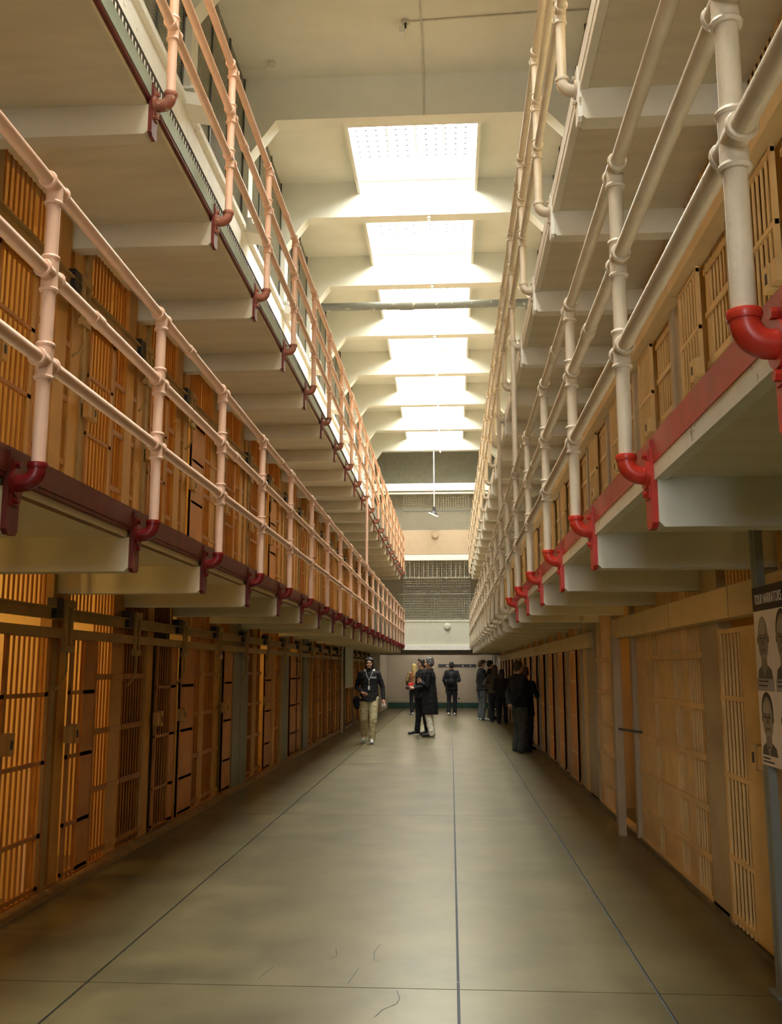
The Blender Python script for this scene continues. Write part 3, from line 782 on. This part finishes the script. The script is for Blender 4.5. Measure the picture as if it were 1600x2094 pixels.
# white twin floodlights at the column feet, upper left
for i in range(-1, 7):
    y = KB0 + KSP * i
    t = empty('floodlight', (-2.80, y, 7.55))
    tag(t, 'white twin box floodlight at the foot of the %s column above the upper left gallery' % ORD[i + 1], 'floodlight', 'floodlights above the upper left gallery')
    b = MB().box(-2.90, -2.70, y - 0.32, y - 0.02, 7.70, 7.73)
    build(b, 'bracket', M_PLASTIC, t)
    build(MB().prism([(-2.86, 7.72), (-2.62, 7.66), (-2.62, 7.78), (-2.86, 7.86)], 'y', y - 0.02, y + 0.22), 'head', M_PLASTIC, t)
    build(MB().prism([(-2.86, 7.52), (-2.58, 7.46), (-2.58, 7.60), (-2.86, 7.66)], 'y', y - 0.36, y + 0.02), 'head', M_PLASTIC, t)

# ================================================================== POSTER STAND (right foreground)
M_PAPER = mat('poster_paper', (0.82, 0.74, 0.68), rough=0.6, var=0.04)
M_INK = mat('poster_black', (0.022, 0.017, 0.016), rough=0.5)
M_PGREY = mat('poster_caption_grey', (0.36, 0.34, 0.35), rough=0.6, var=0.05)
M_FACE1 = mat('print_face_tone', (0.27, 0.235, 0.18), rough=0.6, var=0.12, scale=14)
M_FACE2 = mat('print_face_light', (0.36, 0.325, 0.26), rough=0.6, var=0.10, scale=14)
M_SHADE = mat('print_shade_tone', (0.13, 0.11, 0.085), rough=0.6, var=0.15, scale=20)
M_HAIR = mat('print_hair_tone', (0.05, 0.042, 0.036), rough=0.6, var=0.2, scale=20)
M_SUIT = mat('print_suit_tone', (0.09, 0.078, 0.065), rough=0.6, var=0.2, scale=20)
ps = empty('poster_stand', (1.58, 4.9, 0)); tag(ps, 'poster stand with two rows of portrait photographs at the right edge', 'poster')
XP = 1.55
post = MB().box(1.56, 1.60, 4.965, 5.005, 0, 2.33).box(1.56, 1.60, 5.012, 5.052, 0, 2.33)
po = build(post, 'post', M_POSTGREY, ps)
build(MB().box(1.56, 1.60, 5.0045, 5.0125, 0.02, 2.32), 'groove', M_DARK, po)
build(MB().box(1.53, 1.63, 4.94, 5.08, 0, 0.012), 'foot_plate', M_POSTGREY, po)
build(MB().box(XP, XP + 0.008, 4.2, 5.02, 1.08, 1.955), 'panel', M_PAPER, ps)
build(MB().box(XP - 0.002, XP, 4.2, 5.02, 1.835, 1.955), 'title_strip', M_INK, ps)
def flat(poly, m, name, lay, par):
    """poly in (u, z): u runs along -y (to the right as one faces the poster)."""
    return build(MB().prism([(5.02 - u, z) for u, z in poly], 'x', XP - 0.0018 - 0.0006 * lay, XP - 0.001), name, m, par)
def ell(cu, cz, ru, rz, n=20, a0=0, a1=2 * PI):
    return [(cu + ru * math.cos(a0 + (a1 - a0) * i / n), cz + rz * math.sin(a0 + (a1 - a0) * i / n)) for i in range(n if a1 - a0 > 6.2 else n + 1)]
def portrait(u0, z0, hgt, wid, style):
    pp = flat([(u0, z0), (u0 + wid, z0), (u0 + wid, z0 + hgt), (u0, z0 + hgt)], M_PAPER, 'portrait', 0, ps)
    cu = u0 + wid * 0.5; fz = z0 + hgt * 0.58
    su = M_SUIT if style else M_SHADE
    flat([(u0 + wid * .06, z0), (u0 + wid * .97, z0), (u0 + wid * .90, z0 + hgt * .13), (u0 + wid * .68, z0 + hgt * .2), (u0 + wid * .34, z0 + hgt * .2), (u0 + wid * .12, z0 + hgt * .13)], su, 'jacket', 1, pp)
    flat([(cu - wid * .17, z0 + hgt * .16), (cu, z0 + hgt * 0.03), (cu + wid * .17, z0 + hgt * .16), (cu + wid * .17, z0 + hgt * .38), (cu - wid * .17, z0 + hgt * .38)], M_FACE1, 'neck', 2, pp)
    if style: flat(ell(cu, fz + hgt * .10, wid * .34, hgt * .31), M_HAIR, 'hair', 2, pp)
    flat(ell(cu, fz, wid * .30, hgt * .335), M_FACE1, 'face', 3, pp)
    flat(ell(cu - wid * .02, fz + hgt * .15, wid * .22, hgt * (.11 if style else .17)), M_FACE2, 'forehead', 4, pp)
    for sgn in (-1, 1):
        flat(ell(cu + sgn * wid * .12, fz + hgt * .015, wid * .075, hgt * .016, 12), M_HAIR, 'eye', 5, pp)
        flat([(cu + sgn * wid * .03, fz + hgt * .045), (cu + sgn * wid * .21, fz + hgt * .055), (cu + sgn * wid * .21, fz + hgt * .07), (cu + sgn * wid * .03, fz + hgt * .06)], M_HAIR, 'eyebrow', 5, pp)
        flat(ell(cu + sgn * wid * .31, fz - hgt * .01, wid * .04, hgt * .06, 10), M_SHADE, 'ear', 3, pp)
    flat([(cu - wid * .02, fz + hgt * .03), (cu + wid * .03, fz + hgt * .03), (cu + wid * .07, fz - hgt * .085), (cu - wid * .06, fz - hgt * .085)], M_SHADE, 'nose', 5, pp)
    flat(ell(cu, fz - hgt * .165, wid * .12, hgt * .012, 12), M_SUIT, 'mouth', 5, pp)
    flat(ell(cu, fz - hgt * .25, wid * .15, hgt * .03, 12), M_FACE2, 'chin', 4, pp)
    if style:
        flat([(cu - wid * .05, z0 + hgt * .12), (cu + wid * .05, z0 + hgt * .12), (cu + wid * .03, z0), (cu - wid * .03, z0)], M_FACE2, 'shirt', 3, pp)
        flat([(cu - wid * .045, z0 + hgt * .14), (cu + wid * .045, z0 + hgt * .14), (cu + wid * .03, z0 + hgt * .105), (cu - wid * .03, z0 + hgt * .105)], M_HAIR, 'tie_knot', 4, pp)
    return pp
for ci, u0 in enumerate((0.008, 0.288, 0.568)):
    portrait(u0, 1.50, 0.335, 0.25, ci % 2)
    flat([(u0, 1.44), (u0 + 0.25, 1.44), (u0 + 0.25, 1.50), (u0, 1.50)], M_PGREY, 'caption', 1, ps)
    portrait(u0, 1.13, 0.31, 0.25, (ci + 1) % 2)
    for q, (zz, ln) in enumerate(((1.484, .15), (1.463, .13), (1.112, .10), (1.095, .16))):
        flat([(u0 + .02, zz), (u0 + .02 + ln, zz), (u0 + .02 + ln, zz + .007), (u0 + .02, zz + .007)], M_INK, 'caption_line', 2, ps)
tc = bpy.data.curves.new('title_text', 'FONT'); tc.body = 'TOUR NARRATORS:'; tc.size = 0.075; tc.extrude = 0.0008
to = bpy.data.objects.new('title_tmp', tc); COL.objects.link(to)
dg = bpy.context.evaluated_depsgraph_get()
tme = bpy.data.meshes.new_from_object(to.evaluated_get(dg)); bpy.data.objects.remove(to)
tme.materials.clear(); tme.materials.append(M_PAPER)
Mx = Matrix(((0, 0, -1, 0), (-1, 0, 0, 0), (0, 1, 0, 0), (0, 0, 0, 1)))
tme.transform(Matrix.Diagonal((0.60, 0.95, 1.0, 1.0))); tme.transform(Mx); tme.name = 'title_text'
put('title_text', tme, (XP - 0.003, 4.985, 1.868), ps)

# ================================================================== PEOPLE
def cloth(name, c, rough=0.85): return mat(name, c, rough=rough, var=0.22, scale=18, spec=0.2)
M_SKIN = mat('skin', (0.50, 0.27, 0.18), rough=0.55, var=0.06, scale=20)
M_SKIN2 = mat('skin_tan', (0.38, 0.19, 0.11), rough=0.55, var=0.06, scale=20)
M_BLACKC = cloth('black_cotton', (0.016, 0.016, 0.018)); M_COAT = cloth('black_wool', (0.010, 0.010, 0.011))
M_KHAKI = cloth('khaki_twill', (0.46, 0.40, 0.24)); M_CREAM = cloth('cream_twill', (0.74, 0.71, 0.62))
M_JEANS = cloth('dark_grey_denim', (0.055, 0.06, 0.06)); M_JEANS2 = cloth('blue_grey_denim', (0.075, 0.085, 0.09))
M_DJEAN = cloth('black_trousers', (0.014, 0.014, 0.018)); M_OLIVE = cloth('olive_grey_jacket', (0.06, 0.055, 0.043))
M_TANJ = cloth('tan_jacket', (0.20, 0.13, 0.055)); M_REDBAG = cloth('red_leather', (0.42, 0.02, 0.02), 0.45)
M_HAIRD = mat('dark_hair', (0.014, 0.011, 0.009), rough=0.6, var=0.4, scale=40); M_HAIRB = mat('brown_hair', (0.055, 0.03, 0.016), rough=0.6, var=0.4, scale=40)
M_BLOND = mat('blond_hair', (0.50, 0.36, 0.14), rough=0.6, var=0.25, scale=40); M_HAIRG = mat('salt_pepper_hair', (0.09, 0.085, 0.08), rough=0.6, var=0.5, scale=50)
M_SHOE = mat('dark_shoe_leather', (0.02, 0.019, 0.018), rough=0.5); M_SNEAK = mat('white_sneaker', (0.55, 0.55, 0.53), rough=0.6)
M_SOLE = mat('white_rubber_sole', (0.6, 0.58, 0.54), rough=0.6); M_EYE = mat('dark_eye', (0.02, 0.015, 0.012), rough=0.3)
M_LIP = mat('lip', (0.36, 0.14, 0.10), rough=0.5); M_WHITEC = cloth('white_cotton', (0.62, 0.61, 0.58)); M_GREYC = cloth('grey_lanyard', (0.35, 0.35, 0.34))

from mathutils import noise as mnoise
def remesh(mb, name, m, vox, smooth_it=4, wrinkle=0.0):
    me = bpy.data.meshes.new(name); me.from_pydata(mb.v, [], mb.f)
    bm = bmesh.new(); bm.from_mesh(me); bmesh.ops.recalc_face_normals(bm, faces=bm.faces); bm.to_mesh(me); bm.free()
    o = bpy.data.objects.new('tmp', me); COL.objects.link(o)
    md = o.modifiers.new('r', 'REMESH'); md.mode = 'VOXEL'; md.voxel_size = vox
    sm = o.modifiers.new('s', 'SMOOTH'); sm.factor = 0.5; sm.iterations = smooth_it
    d = bpy.context.evaluated_depsgraph_get()
    out = bpy.data.meshes.new_from_object(o.evaluated_get(d))
    bpy.data.objects.remove(o); out.name = name
    if wrinkle:
        nr = [v.normal.copy() for v in out.vertices]
        for v, q in zip(out.vertices, nr):
            c = v.co; w = mnoise.noise(V3((c.x * 11, c.y * 11, c.z * 17))) + 0.5 * mnoise.noise(V3((c.x * 25 + 3, c.y * 25, c.z * 34)))
            v.co = c + q * (w * wrinkle)
    out.materials.clear(); out.materials.append(m)
    for p in out.polygons: p.use_smooth = True
    return out
V3 = Vector
def limb(b, pts, rs, n=12):
    """tapered chain with round ends"""
    b.tube(pts, 0, n, True, rs)
    for p, r in zip(pts, rs):
        rr = r if not isinstance(r, tuple) else min(r)
        b.sphere(p, rr, rr, rr, n, 8)
def lerp(a, b, t): return V3(a) * (1 - t) + V3(b) * t

def person(label, pos, face, h=1.76, sh=None, el=None, wr=None, hand_dir=None, kn=None, an=None, toe=None, lean=0.0, head_turn=0.0, head_tilt=0.0,
           skin=M_SKIN, top=M_BLACKC, top_len=0.86, top_fat=1.0, collar=True, legs=M_JEANS, leg_fat=1.0, shoes=M_SHOE, hair=M_HAIRD, hair_style='short', beard=False,
           group='visitors in the cell hall', extras=()):
    """Local frame: the person faces -Y, their left side is +X. Joints in metres for a 1.76 m body."""
    k = h / 1.76
    root = empty('person', pos); root.rotation_euler = (0, 0, face)
    tag(root, label, 'person', group)
    W = {}
    sh = sh or ((-0.185, 0.0, 1.43), (0.185, 0.0, 1.43))
    el = el or ((-0.25, 0.03, 1.14), (0.25, 0.03, 1.14))
    wr = wr or ((-0.25, -0.06, 0.90), (0.25, -0.06, 0.90))
    hand_dir = hand_dir or ((0.0, -0.15, -1.0), (0.0, -0.15, -1.0))
    kn = kn or ((-0.10, -0.02, 0.50), (0.10, -0.02, 0.50)); an = an or ((-0.105, 0.03, 0.085), (0.105, 0.03, 0.085))
    toe = toe or ((-0.12, -0.16, 0.03), (0.12, -0.16, 0.03))
    hip = ((-0.09, 0, 0.93), (0.09, 0, 0.93))
    def S(p): return V3(p) * k
    def LN(p):  # lean of the upper body
        p = V3(p); return V3((p.x, p.y - lean * max(0, p.z - 0.95), p.z))
    sh = [LN(p) for p in sh]; el = [LN(p) for p in el] if lean else [V3(p) for p in el]; wr = [V3(p) for p in wr]
    neck = LN((0, 0.01, 1.50)); hc = LN((0, -0.015, 1.645))
    # ---- body: one continuous skin with head, neck, torso, arms, hands, legs
    b = MB()
    tor = [(0, 0, .90), (0, 0, 1.02), (0, 0, 1.20), (0, -.005, 1.36), (0, 0, 1.45)]
    b.tube([S(LN(p)) for p in tor], 0, 14, True, [(.15 * k, .10 * k), (.135 * k, .095 * k), (.145 * k, .10 * k), (.165 * k, .105 * k), (.10 * k, .07 * k)])
    limb(b, [S(LN((0, .01, 1.43))), S(neck), S(lerp(neck, hc, .6))], [.065 * k, .055 * k, .055 * k])
    ct, st = math.cos(head_turn), math.sin(head_turn); ch, sh_ = math.cos(head_tilt), math.sin(head_tilt)
    def HD(p):   # head local -> body local; head faces -Y, tilt>0 looks down
        x, y, z = p
        y, z = y * ch - z * sh_ * -1, z * ch + y * sh_
        x, y = x * ct - y * st, x * st + y * ct
        return S(hc) + V3((x, y, z)) * k
    def hs(c, r, bb, n=14): 
        q = MB().sphere((0, 0, 0), *r, n, 10)
        off = V3(c); idx = len(bb.v)
        for v in q.v: bb.v.append(tuple(HD(V3(v) + off)))
        bb.f += [tuple(i + idx for i in f) for f in q.f]
    hs((0, 0.012, .02), (.074, .092, .098), b); hs((0, -.028, -.055), (.052, .058, .062), b); hs((0, -.062, -.088), (.03, .03, .026), b)
    hs((0, -.09, -.012), (.012, .014, .026), b, 8); hs((0, -.098, -.028), (.016, .016, .013), b, 8)
    hs((0, -.072, .028), (.055, .02, .014), b, 8)
    for q in (-1, 1): hs((q * .076, .012, -.005), (.012, .022, .033), b, 8); hs((q * .038, -.06, -.03), (.026, .026, .024), b, 8)
    for i in range(2):
        limb(b, [S(LN((0.08 * (i * 2 - 1), 0, 1.42))), S(sh[i]), S(el[i]), S(wr[i])], [.06 * k, .055 * k, .04 * k, .027 * k])
        # hand: palm, four fingers of unequal length, thumb off the side
        d = V3(hand_dir[i]).normalized(); w = S(wr[i])
        fw = (V3(wr[i]) - V3(el[i])).normalized()
        side = d.cross(V3((1 if i == 0 else -1, 0.0, 0.0))); 
        if side.length < .2: side = d.cross(V3((0, 1, 0)))
        side.normalize(); nrm = d.cross(side).normalized()
        palm = [w, w + d * .05 * k, w + d * .088 * k]
        b.tube(palm, 0, 10, True, [(.026 * k, .017 * k), (.040 * k, .016 * k), (.038 * k, .014 * k)])
        # palm tube's wide axis follows the tube frame; add knuckle spheres across
        for j, (off, ln) in enumerate(((-.03, .062), (-.01, .074), (.01, .069), (.03, .052))):
            base = w + d * .082 * k + side * off * k
            p1 = base + d * ln * .5 * k; p2 = p1 + (d * .75 + nrm * .65 * (1 if i else -1)) * ln * .5 * k
            limb(b, [w + d * .045 * k + side * off * .9 * k, base, p1, p2], [.0105 * k, .0105 * k, .0095 * k, .0085 * k], 8)
        tb = w + d * .03 * k + side * -.028 * k
        limb(b, [w + d * .02 * k, tb, tb + (d * .7 - side * .7) * .035 * k, tb + (d * .95 - side * .4) * .062 * k], [.014 * k, .0125 * k, .011 * k, .0095 * k], 8)
        limb(b, [S(hip[i]), S(kn[i]), S(an[i])], [.085 * k, .055 * k, .038 * k])
        limb(b, [S(an[i]), S(lerp(an[i], toe[i], .9))], [.036 * k, .022 * k])
    put_l('body', remesh(b, 'body', skin, .0085 * k), root)
    # ---- eyes, brows, mouth
    e = MB()
    for q in (-1, 1): hs((q * .031, -.0775, .006), (.012, .008, .007), e, 8)
    put_l('eyes', e.mesh('eyes', M_EYE, True), root)
    e = MB(); hs((0, -.0855, -.062), (.02, .008, .006), e, 8); put_l('mouth', e.mesh('mouth', M_LIP, True), root)
    # ---- hair
    hb = MB()
    hs((0, .025, .048), (.086, .100, .088), hb); hs((0, .06, .0), (.080, .066, .085), hb)
    for q in (-1, 1): hs((q * .066, .03, .01), (.022, .05, .06), hb, 10)
    if hair_style == 'shaggy':
        hs((0, .055, -.05), (.085, .06, .075), hb)
        for q in (-1, 1): hs((q * .076, .022, -.045), (.024, .05, .10), hb, 10); hs((q * .055, -.03, .075), (.04, .045, .028), hb, 10)
    if hair_style == 'long':
        hs((0, .07, -.09), (.09, .055, .13), hb); hs((0, .085, -.17), (.075, .04, .1), hb)
        for q in (-1, 1): hs((q * .072, .03, -.06), (.026, .05, .11), hb, 10)
    if hair_style == 'curly':
        for j in range(26):
            a = 2.4 * j; t = j / 26
            hs((.085 * math.cos(a) * (1 - .4 * t), .03 + .075 * math.sin(a) * (1 - .3 * t), -.03 + .15 * t), (.032, .032, .03), hb, 8)
    if hair_style == 'cap':
        hs((0, .0, .06), (.092, .105, .07), hb); hs((0, -.10, .045), (.065, .07, .012), hb)
    hm = remesh(hb, 'hair', hair, .010 * k, 3)
    put_l('hair', hm, root)
    if beard:
        e = MB(); hs((0, -.048, -.098), (.042, .046, .026), e); hs((0, -.052, -.11), (.034, .036, .024), e)
        for q in (-1, 1): hs((q * .055, -.012, -.065), (.014, .03, .036), e, 8)
        put_l('beard', remesh(e, 'beard', hair, .008 * k, 3), root)
    # ---- trousers
    t = MB(); f = leg_fat
    t.tube([S((0, 0, .84)), S((0, 0, .93)), S(LN((0, 0, 1.02)))], 0, 14, True, [(.165 * k, .115 * k), (.17 * k, .12 * k), (.155 * k, .115 * k)])
    for i in range(2):
        a2 = lerp(an[i], kn[i], -.06) + V3((0, 0, .0))
        a2.z = max(a2.z, 0.045)
        limb(t, [S(hip[i]), S(lerp(hip[i], kn[i], .5)), S(kn[i]), S(lerp(kn[i], an[i], .5)), S(lerp(kn[i], an[i], 1.0))],
             [.105 * k * f, .092 * k * f, .074 * k * f, .070 * k * f, .066 * k * f])
    put_l('trousers', remesh(t, 'trousers', legs, .013 * k, 3, .009), root)
    # ---- shoes
    for i in range(2):
        s_ = MB(); a_, t_ = V3(an[i]), V3(toe[i])
        d = (t_ - a_); d.z = 0; d.normalize() if d.length > 0 else None
        heel = V3((a_.x, a_.y, min(a_.z, t_.z + .06) - .04)) - d * .045
        limb(s_, [S(heel + V3((0, 0, .012))), S(lerp(heel, t_, .55) + V3((0, 0, .022))), S(t_ + V3((0, 0, .008)))], [.040 * k, .043 * k, .034 * k])
        limb(s_, [S(a_ + V3((0, 0, -.015))), S(lerp(heel, t_, .35) + V3((0, 0, .02)))], [.043 * k, .04 * k])
        so = put_l('shoe', remesh(s_, 'shoe', shoes, .011 * k), root)
    # ---- top
    j = MB(); f = top_fat
    zb = top_len
    prof = [(zb, .212, .158), (lerp((0, 0, zb), (0, 0, 1.2), .5).z, .192, .142), (1.20, .180, .132), (1.36, .192, .134), (1.44, .17, .10), (1.495, .085, .075)]
    if zb < .8: prof = [(zb, .222, .188), (.75, .215, .175), (.95, .205, .16)] + prof[2:] if zb < .7 else prof
    j.tube([S(LN((0, 0, z))) for z, _, _ in prof], 0, 16, True, [(a * k * f, c * k * f) for _, a, c in prof])
    for i in range(2):
        limb(j, [S(LN((.1 * (i * 2 - 1), 0, 1.42))), S(sh[i]), S(lerp(sh[i], el[i], .5)), S(el[i]), S(lerp(el[i], wr[i], .92))], [.070 * k, .065 * k * f, .060 * k * f, .054 * k * f, .043 * k * f])
    if collar: j.tube([S(LN((0, .012, 1.46))), S(LN((0, .012, 1.525)))], 0, 14, True, [(.082 * k, .082 * k), (.07 * k, .075 * k)])
    put_l('jacket' if top_len > .7 else 'long_coat', remesh(j, 'jacket', top, .013 * k, 4, .009), root)
    for fn in extras: fn(root, S, HD, k)
    return root
def put_l(name, me, parent):
    o = bpy.data.objects.new(name, me); COL.objects.link(o); o.parent = parent; return o
def xbox(name, x0, x1, y0, y1, z0, z1, m):
    def fn(root, S, HD, k):
        b = MB().box(x0 * k, x1 * k, y0 * k, y1 * k, z0 * k, z1 * k)
        me = b.mesh(name, m); bm = bmesh.new(); bm.from_mesh(me); bmesh.ops.bevel(bm, geom=bm.edges[:], offset=min(abs(x1 - x0), abs(y1 - y0), abs(z1 - z0)) * .25, segments=2, affect='EDGES'); bm.to_mesh(me); bm.free()
        put_l(name, me, root)
    return fn
def xtube(name, pts, r, m):
    def fn(root, S, HD, k): put_l(name, MB().tube([S(p) for p in pts], r * k, 8).mesh(name, m, True), root)
    return fn
def xblob(name, blobs, m, vox=.012):
    def fn(root, S, HD, k):
        b = MB()
        for c, r in blobs: b.sphere(S(c), *[q * k for q in r], 14, 10)
        put_l(name, remesh(b, name, m, vox, 3), root)
    return fn
FACE_CAM = 0.0; FACE_LEFT = -PI / 2; FACE_AWAY = PI; FACE_RIGHT = PI / 2
M_BAG = cloth('black_nylon', (0.012, 0.012, 0.013), 0.6)
# 1 the man walking towards the camera
person('man in black hoodie and khaki trousers walking towards the camera', (-1.735, 20.5, 0), 0.05, 1.77,
       el=((-0.27, 0.06, 1.15), (0.28, 0.05, 1.15)), wr=((-0.15, -0.17, 1.05), (0.30, -0.04, 0.90)), hand_dir=((0.7, -0.5, -0.3), (0.05, -0.2, -1)),
       kn=((-0.11, 0.02, 0.50), (0.09, -0.10, 0.50)), an=((-0.115, 0.26, 0.17), (0.06, -0.03, 0.085)), toe=((-0.13, 0.10, 0.055), (0.065, -0.22, 0.03)),
       legs=M_KHAKI, leg_fat=1.12, top=M_BLACKC, top_len=.86, hair_style='shaggy', beard=True, shoes=M_SNEAK, head_turn=-0.05,
       extras=(xblob('hood', [((0, .09, 1.50), (.13, .06, .05)), ((.09, .02, 1.49), (.04, .07, .04)), ((-.09, .02, 1.49), (.04, .07, .04))], M_WHITEC),
               xtube('lanyard', [(-.075, -.06, 1.50), (-.05, -.13, 1.40), (0, -.148, 1.30), (.0, -.15, 1.18)], .007, M_GREYC), xtube('lanyard', [(.075, -.06, 1.50), (.05, -.13, 1.40), (0, -.148, 1.30)], .007, M_GREYC),
               xbox('badge', -.02, .02, -.162, -.15, 1.10, 1.18, M_WHITEC), xbox('chest_print', .04, .15, -.142, -.132, 1.335, 1.37, M_GREYC),
               xblob('shoulder_bag', [((-.26, .05, .86), (.09, .07, .12)), ((-.25, .05, .78), (.08, .07, .09))], M_BAG),
               xbox('small_camera', .27, .35, -.09, -.05, .76, .82, M_WHITEC)))
# 2 the man in the long coat, in profile
person('man in long black coat and cream trousers standing in profile', (-0.50, 22.5, 0), FACE_LEFT - 0.1, 1.79,
       el=((-0.25, 0.02, 1.14), (0.24, -0.02, 1.14)), wr=((-0.05, -0.20, 1.22), (0.05, -0.22, 1.20)), hand_dir=((0.5, -0.4, .5), (-0.8, -0.3, .2)),
       top=M_COAT, top_len=.50, top_fat=1.04, legs=M_CREAM, leg_fat=1.15, hair_style='curly', hair=M_HAIRG, shoes=M_SHOE,
       an=((-0.10, .03, .085), (.10, .05, .085)), toe=((-.12, -.18, .03), (.12, -.15, .03)))
# 3 his companion half hidden behind him
person('dark haired man in black half hidden behind the long coat', (-0.70, 23.15, 0), FACE_LEFT + 0.5, 1.77,
       el=((-0.26, 0.0, 1.14), (0.26, 0.0, 1.14)), wr=((-0.08, -0.24, 1.08), (0.08, -0.24, 1.08)), hand_dir=((0.3, -0.9, .1), (-.3, -.9, .1)),
       top=M_BLACKC, legs=M_DJEAN, hair_style='curly', head_tilt=-.2,
       kn=((-0.12, -.02, .5), (.1, .02, .5)), an=((-.14, -.06, .085), (.10, .10, .085)), toe=((-.16, -.26, .03), (.12, -.10, .03)),
       extras=(xbox('small_camera', -.07, .07, -.40, -.34, 1.05, 1.13, M_DARK),))
# 4 woman with red bag
person('blond woman in tan jacket with a red bag near the far end', (-1.26, 33.0, 0), FACE_AWAY + 0.5, 1.70,
       el=((-0.30, 0.02, 1.24), (0.28, 0.0, 1.18)), wr=((-0.16, -0.15, 1.38), (0.2, -0.16, 1.05)), hand_dir=((.4, -.4, .8), (-.2, -1, 0)),
       top=M_TANJ, top_len=.92, legs=M_DJEAN, leg_fat=.88, hair=M_BLOND, hair_style='long', shoes=M_SNEAK,
       extras=(xblob('red_bag', [((.20, .16, 1.02), (.13, .06, .11)), ((.20, .16, .97), (.12, .07, .08))], M_REDBAG), xtube('bag_strap', [(.14, .13, 1.46), (.19, .16, 1.25), (.2, .16, 1.08)], .015, M_REDBAG)))
# 5 backpacker
person('man with black backpack walking away near the end wall', (0.02, 32.75, 0), FACE_AWAY - 0.15, 1.76,
       el=((-0.27, 0.04, 1.16), (0.27, 0.02, 1.16)), wr=((-0.20, -0.18, 1.12), (0.22, -0.12, 0.95)), hand_dir=((.2, -1, .1), (0, -.3, -1)),
       kn=((-.10, -.05, .5), (.10, .0, .5)), an=((-.09, -.03, .085), (.10, .12, .12)), toe=((-.10, -.22, .03), (.11, -.04, .035)),
       top=M_BLACKC, legs=M_DJEAN, shoes=M_SNEAK, hair_style='short',
       extras=(xblob('backpack', [((0, .19, 1.28), (.15, .09, .17)), ((0, .20, 1.12), (.15, .10, .13))], M_BAG), xtube('hanging_strap', [(.14, .20, 1.05), (.17, .22, .82), (.18, .20, .72)], .014, M_BAG)))
# 6-9 the group by the right-hand cells
person('man in dark jacket, grey jeans and white sneakers at the left of the group', (0.92, 29.5, 0), FACE_RIGHT + 0.35, 1.80, top=M_BLACKC, legs=M_JEANS2, leg_fat=1.1, shoes=M_SNEAK, hair=M_HAIRB, hair_style='cap', head_tilt=-.15, wr=((-.2, -.2, 1.1), (.2, -.2, 1.05)), hand_dir=((0.2, -1, 0), (-.2, -1, 0)))
person('dark haired tall person in black behind the olive jacket', (1.22, 30.2, 0), FACE_RIGHT + 0.2, 1.79, top=M_BLACKC, legs=M_JEANS, hair_style='short', wr=((-.2, -.2, 1.1), (.2, -.2, 1.05)), hand_dir=((0.2, -1, 0), (-.2, -1, 0)))
person('person in olive grey jacket with hands on hips seen from behind', (1.27, 28.4, 0), FACE_AWAY - 0.2, 1.64, el=((-.34, .06, 1.18), (.34, .06, 1.18)), wr=((-.20, -.02, 1.02), (.20, -.02, 1.02)), hand_dir=((.6, -.4, -.4), (-.6, -.4, -.4)), top=M_OLIVE, top_len=.90, legs=M_DJEAN, hair=M_HAIRB, hair_style='long')
person('shortest dark figure of the group close to the right cells', (1.42, 27.4, 0), FACE_AWAY - 0.1, 1.52, top=M_BLACKC, legs=M_DJEAN, hair_style='long', wr=((-.2, -.2, 1.1), (.2, -.2, 1.05)), hand_dir=((0.2, -1, 0), (-.2, -1, 0)))
# 10-11 the nearer pair
person('stocky man in black jacket and grey jeans, hands clasped behind, nearest on the right', (1.27, 18.4, 0), FACE_RIGHT + 0.45, 1.68, el=((-.27, .10, 1.15), (.27, .10, 1.15)), wr=((-.08, .19, .93), (.08, .19, .90)), hand_dir=((.9, .1, -.3), (-.9, .1, -.3)),
       top=M_BLACKC, top_fat=1.12, top_len=.88, legs=M_JEANS, leg_fat=1.2, hair=M_HAIRB, hair_style='short', skin=M_SKIN2,
       extras=(xbox('white_leaflet', -.10, .11, .205, .21, .89, .92, M_WHITEC),))
person('curly haired woman in dark coat holding up a dark phone beside the right cells', (1.43, 18.95, 0), 2.5, 1.56, el=((-.26, -.06, 1.16), (.22, -.08, 1.16)), wr=((-.10, -.30, 1.26), (.10, -.30, 1.24)), hand_dir=((.3, -.5, .8), (-.3, -.5, .8)),
       top=M_COAT, top_len=.74, legs=M_DJEAN, hair=M_HAIRB, hair_style='curly', head_tilt=-.1, skin=M_SKIN2,
       extras=(xbox('phone', -.045, .045, -.39, -.375, 1.27, 1.44, M_DARK),))
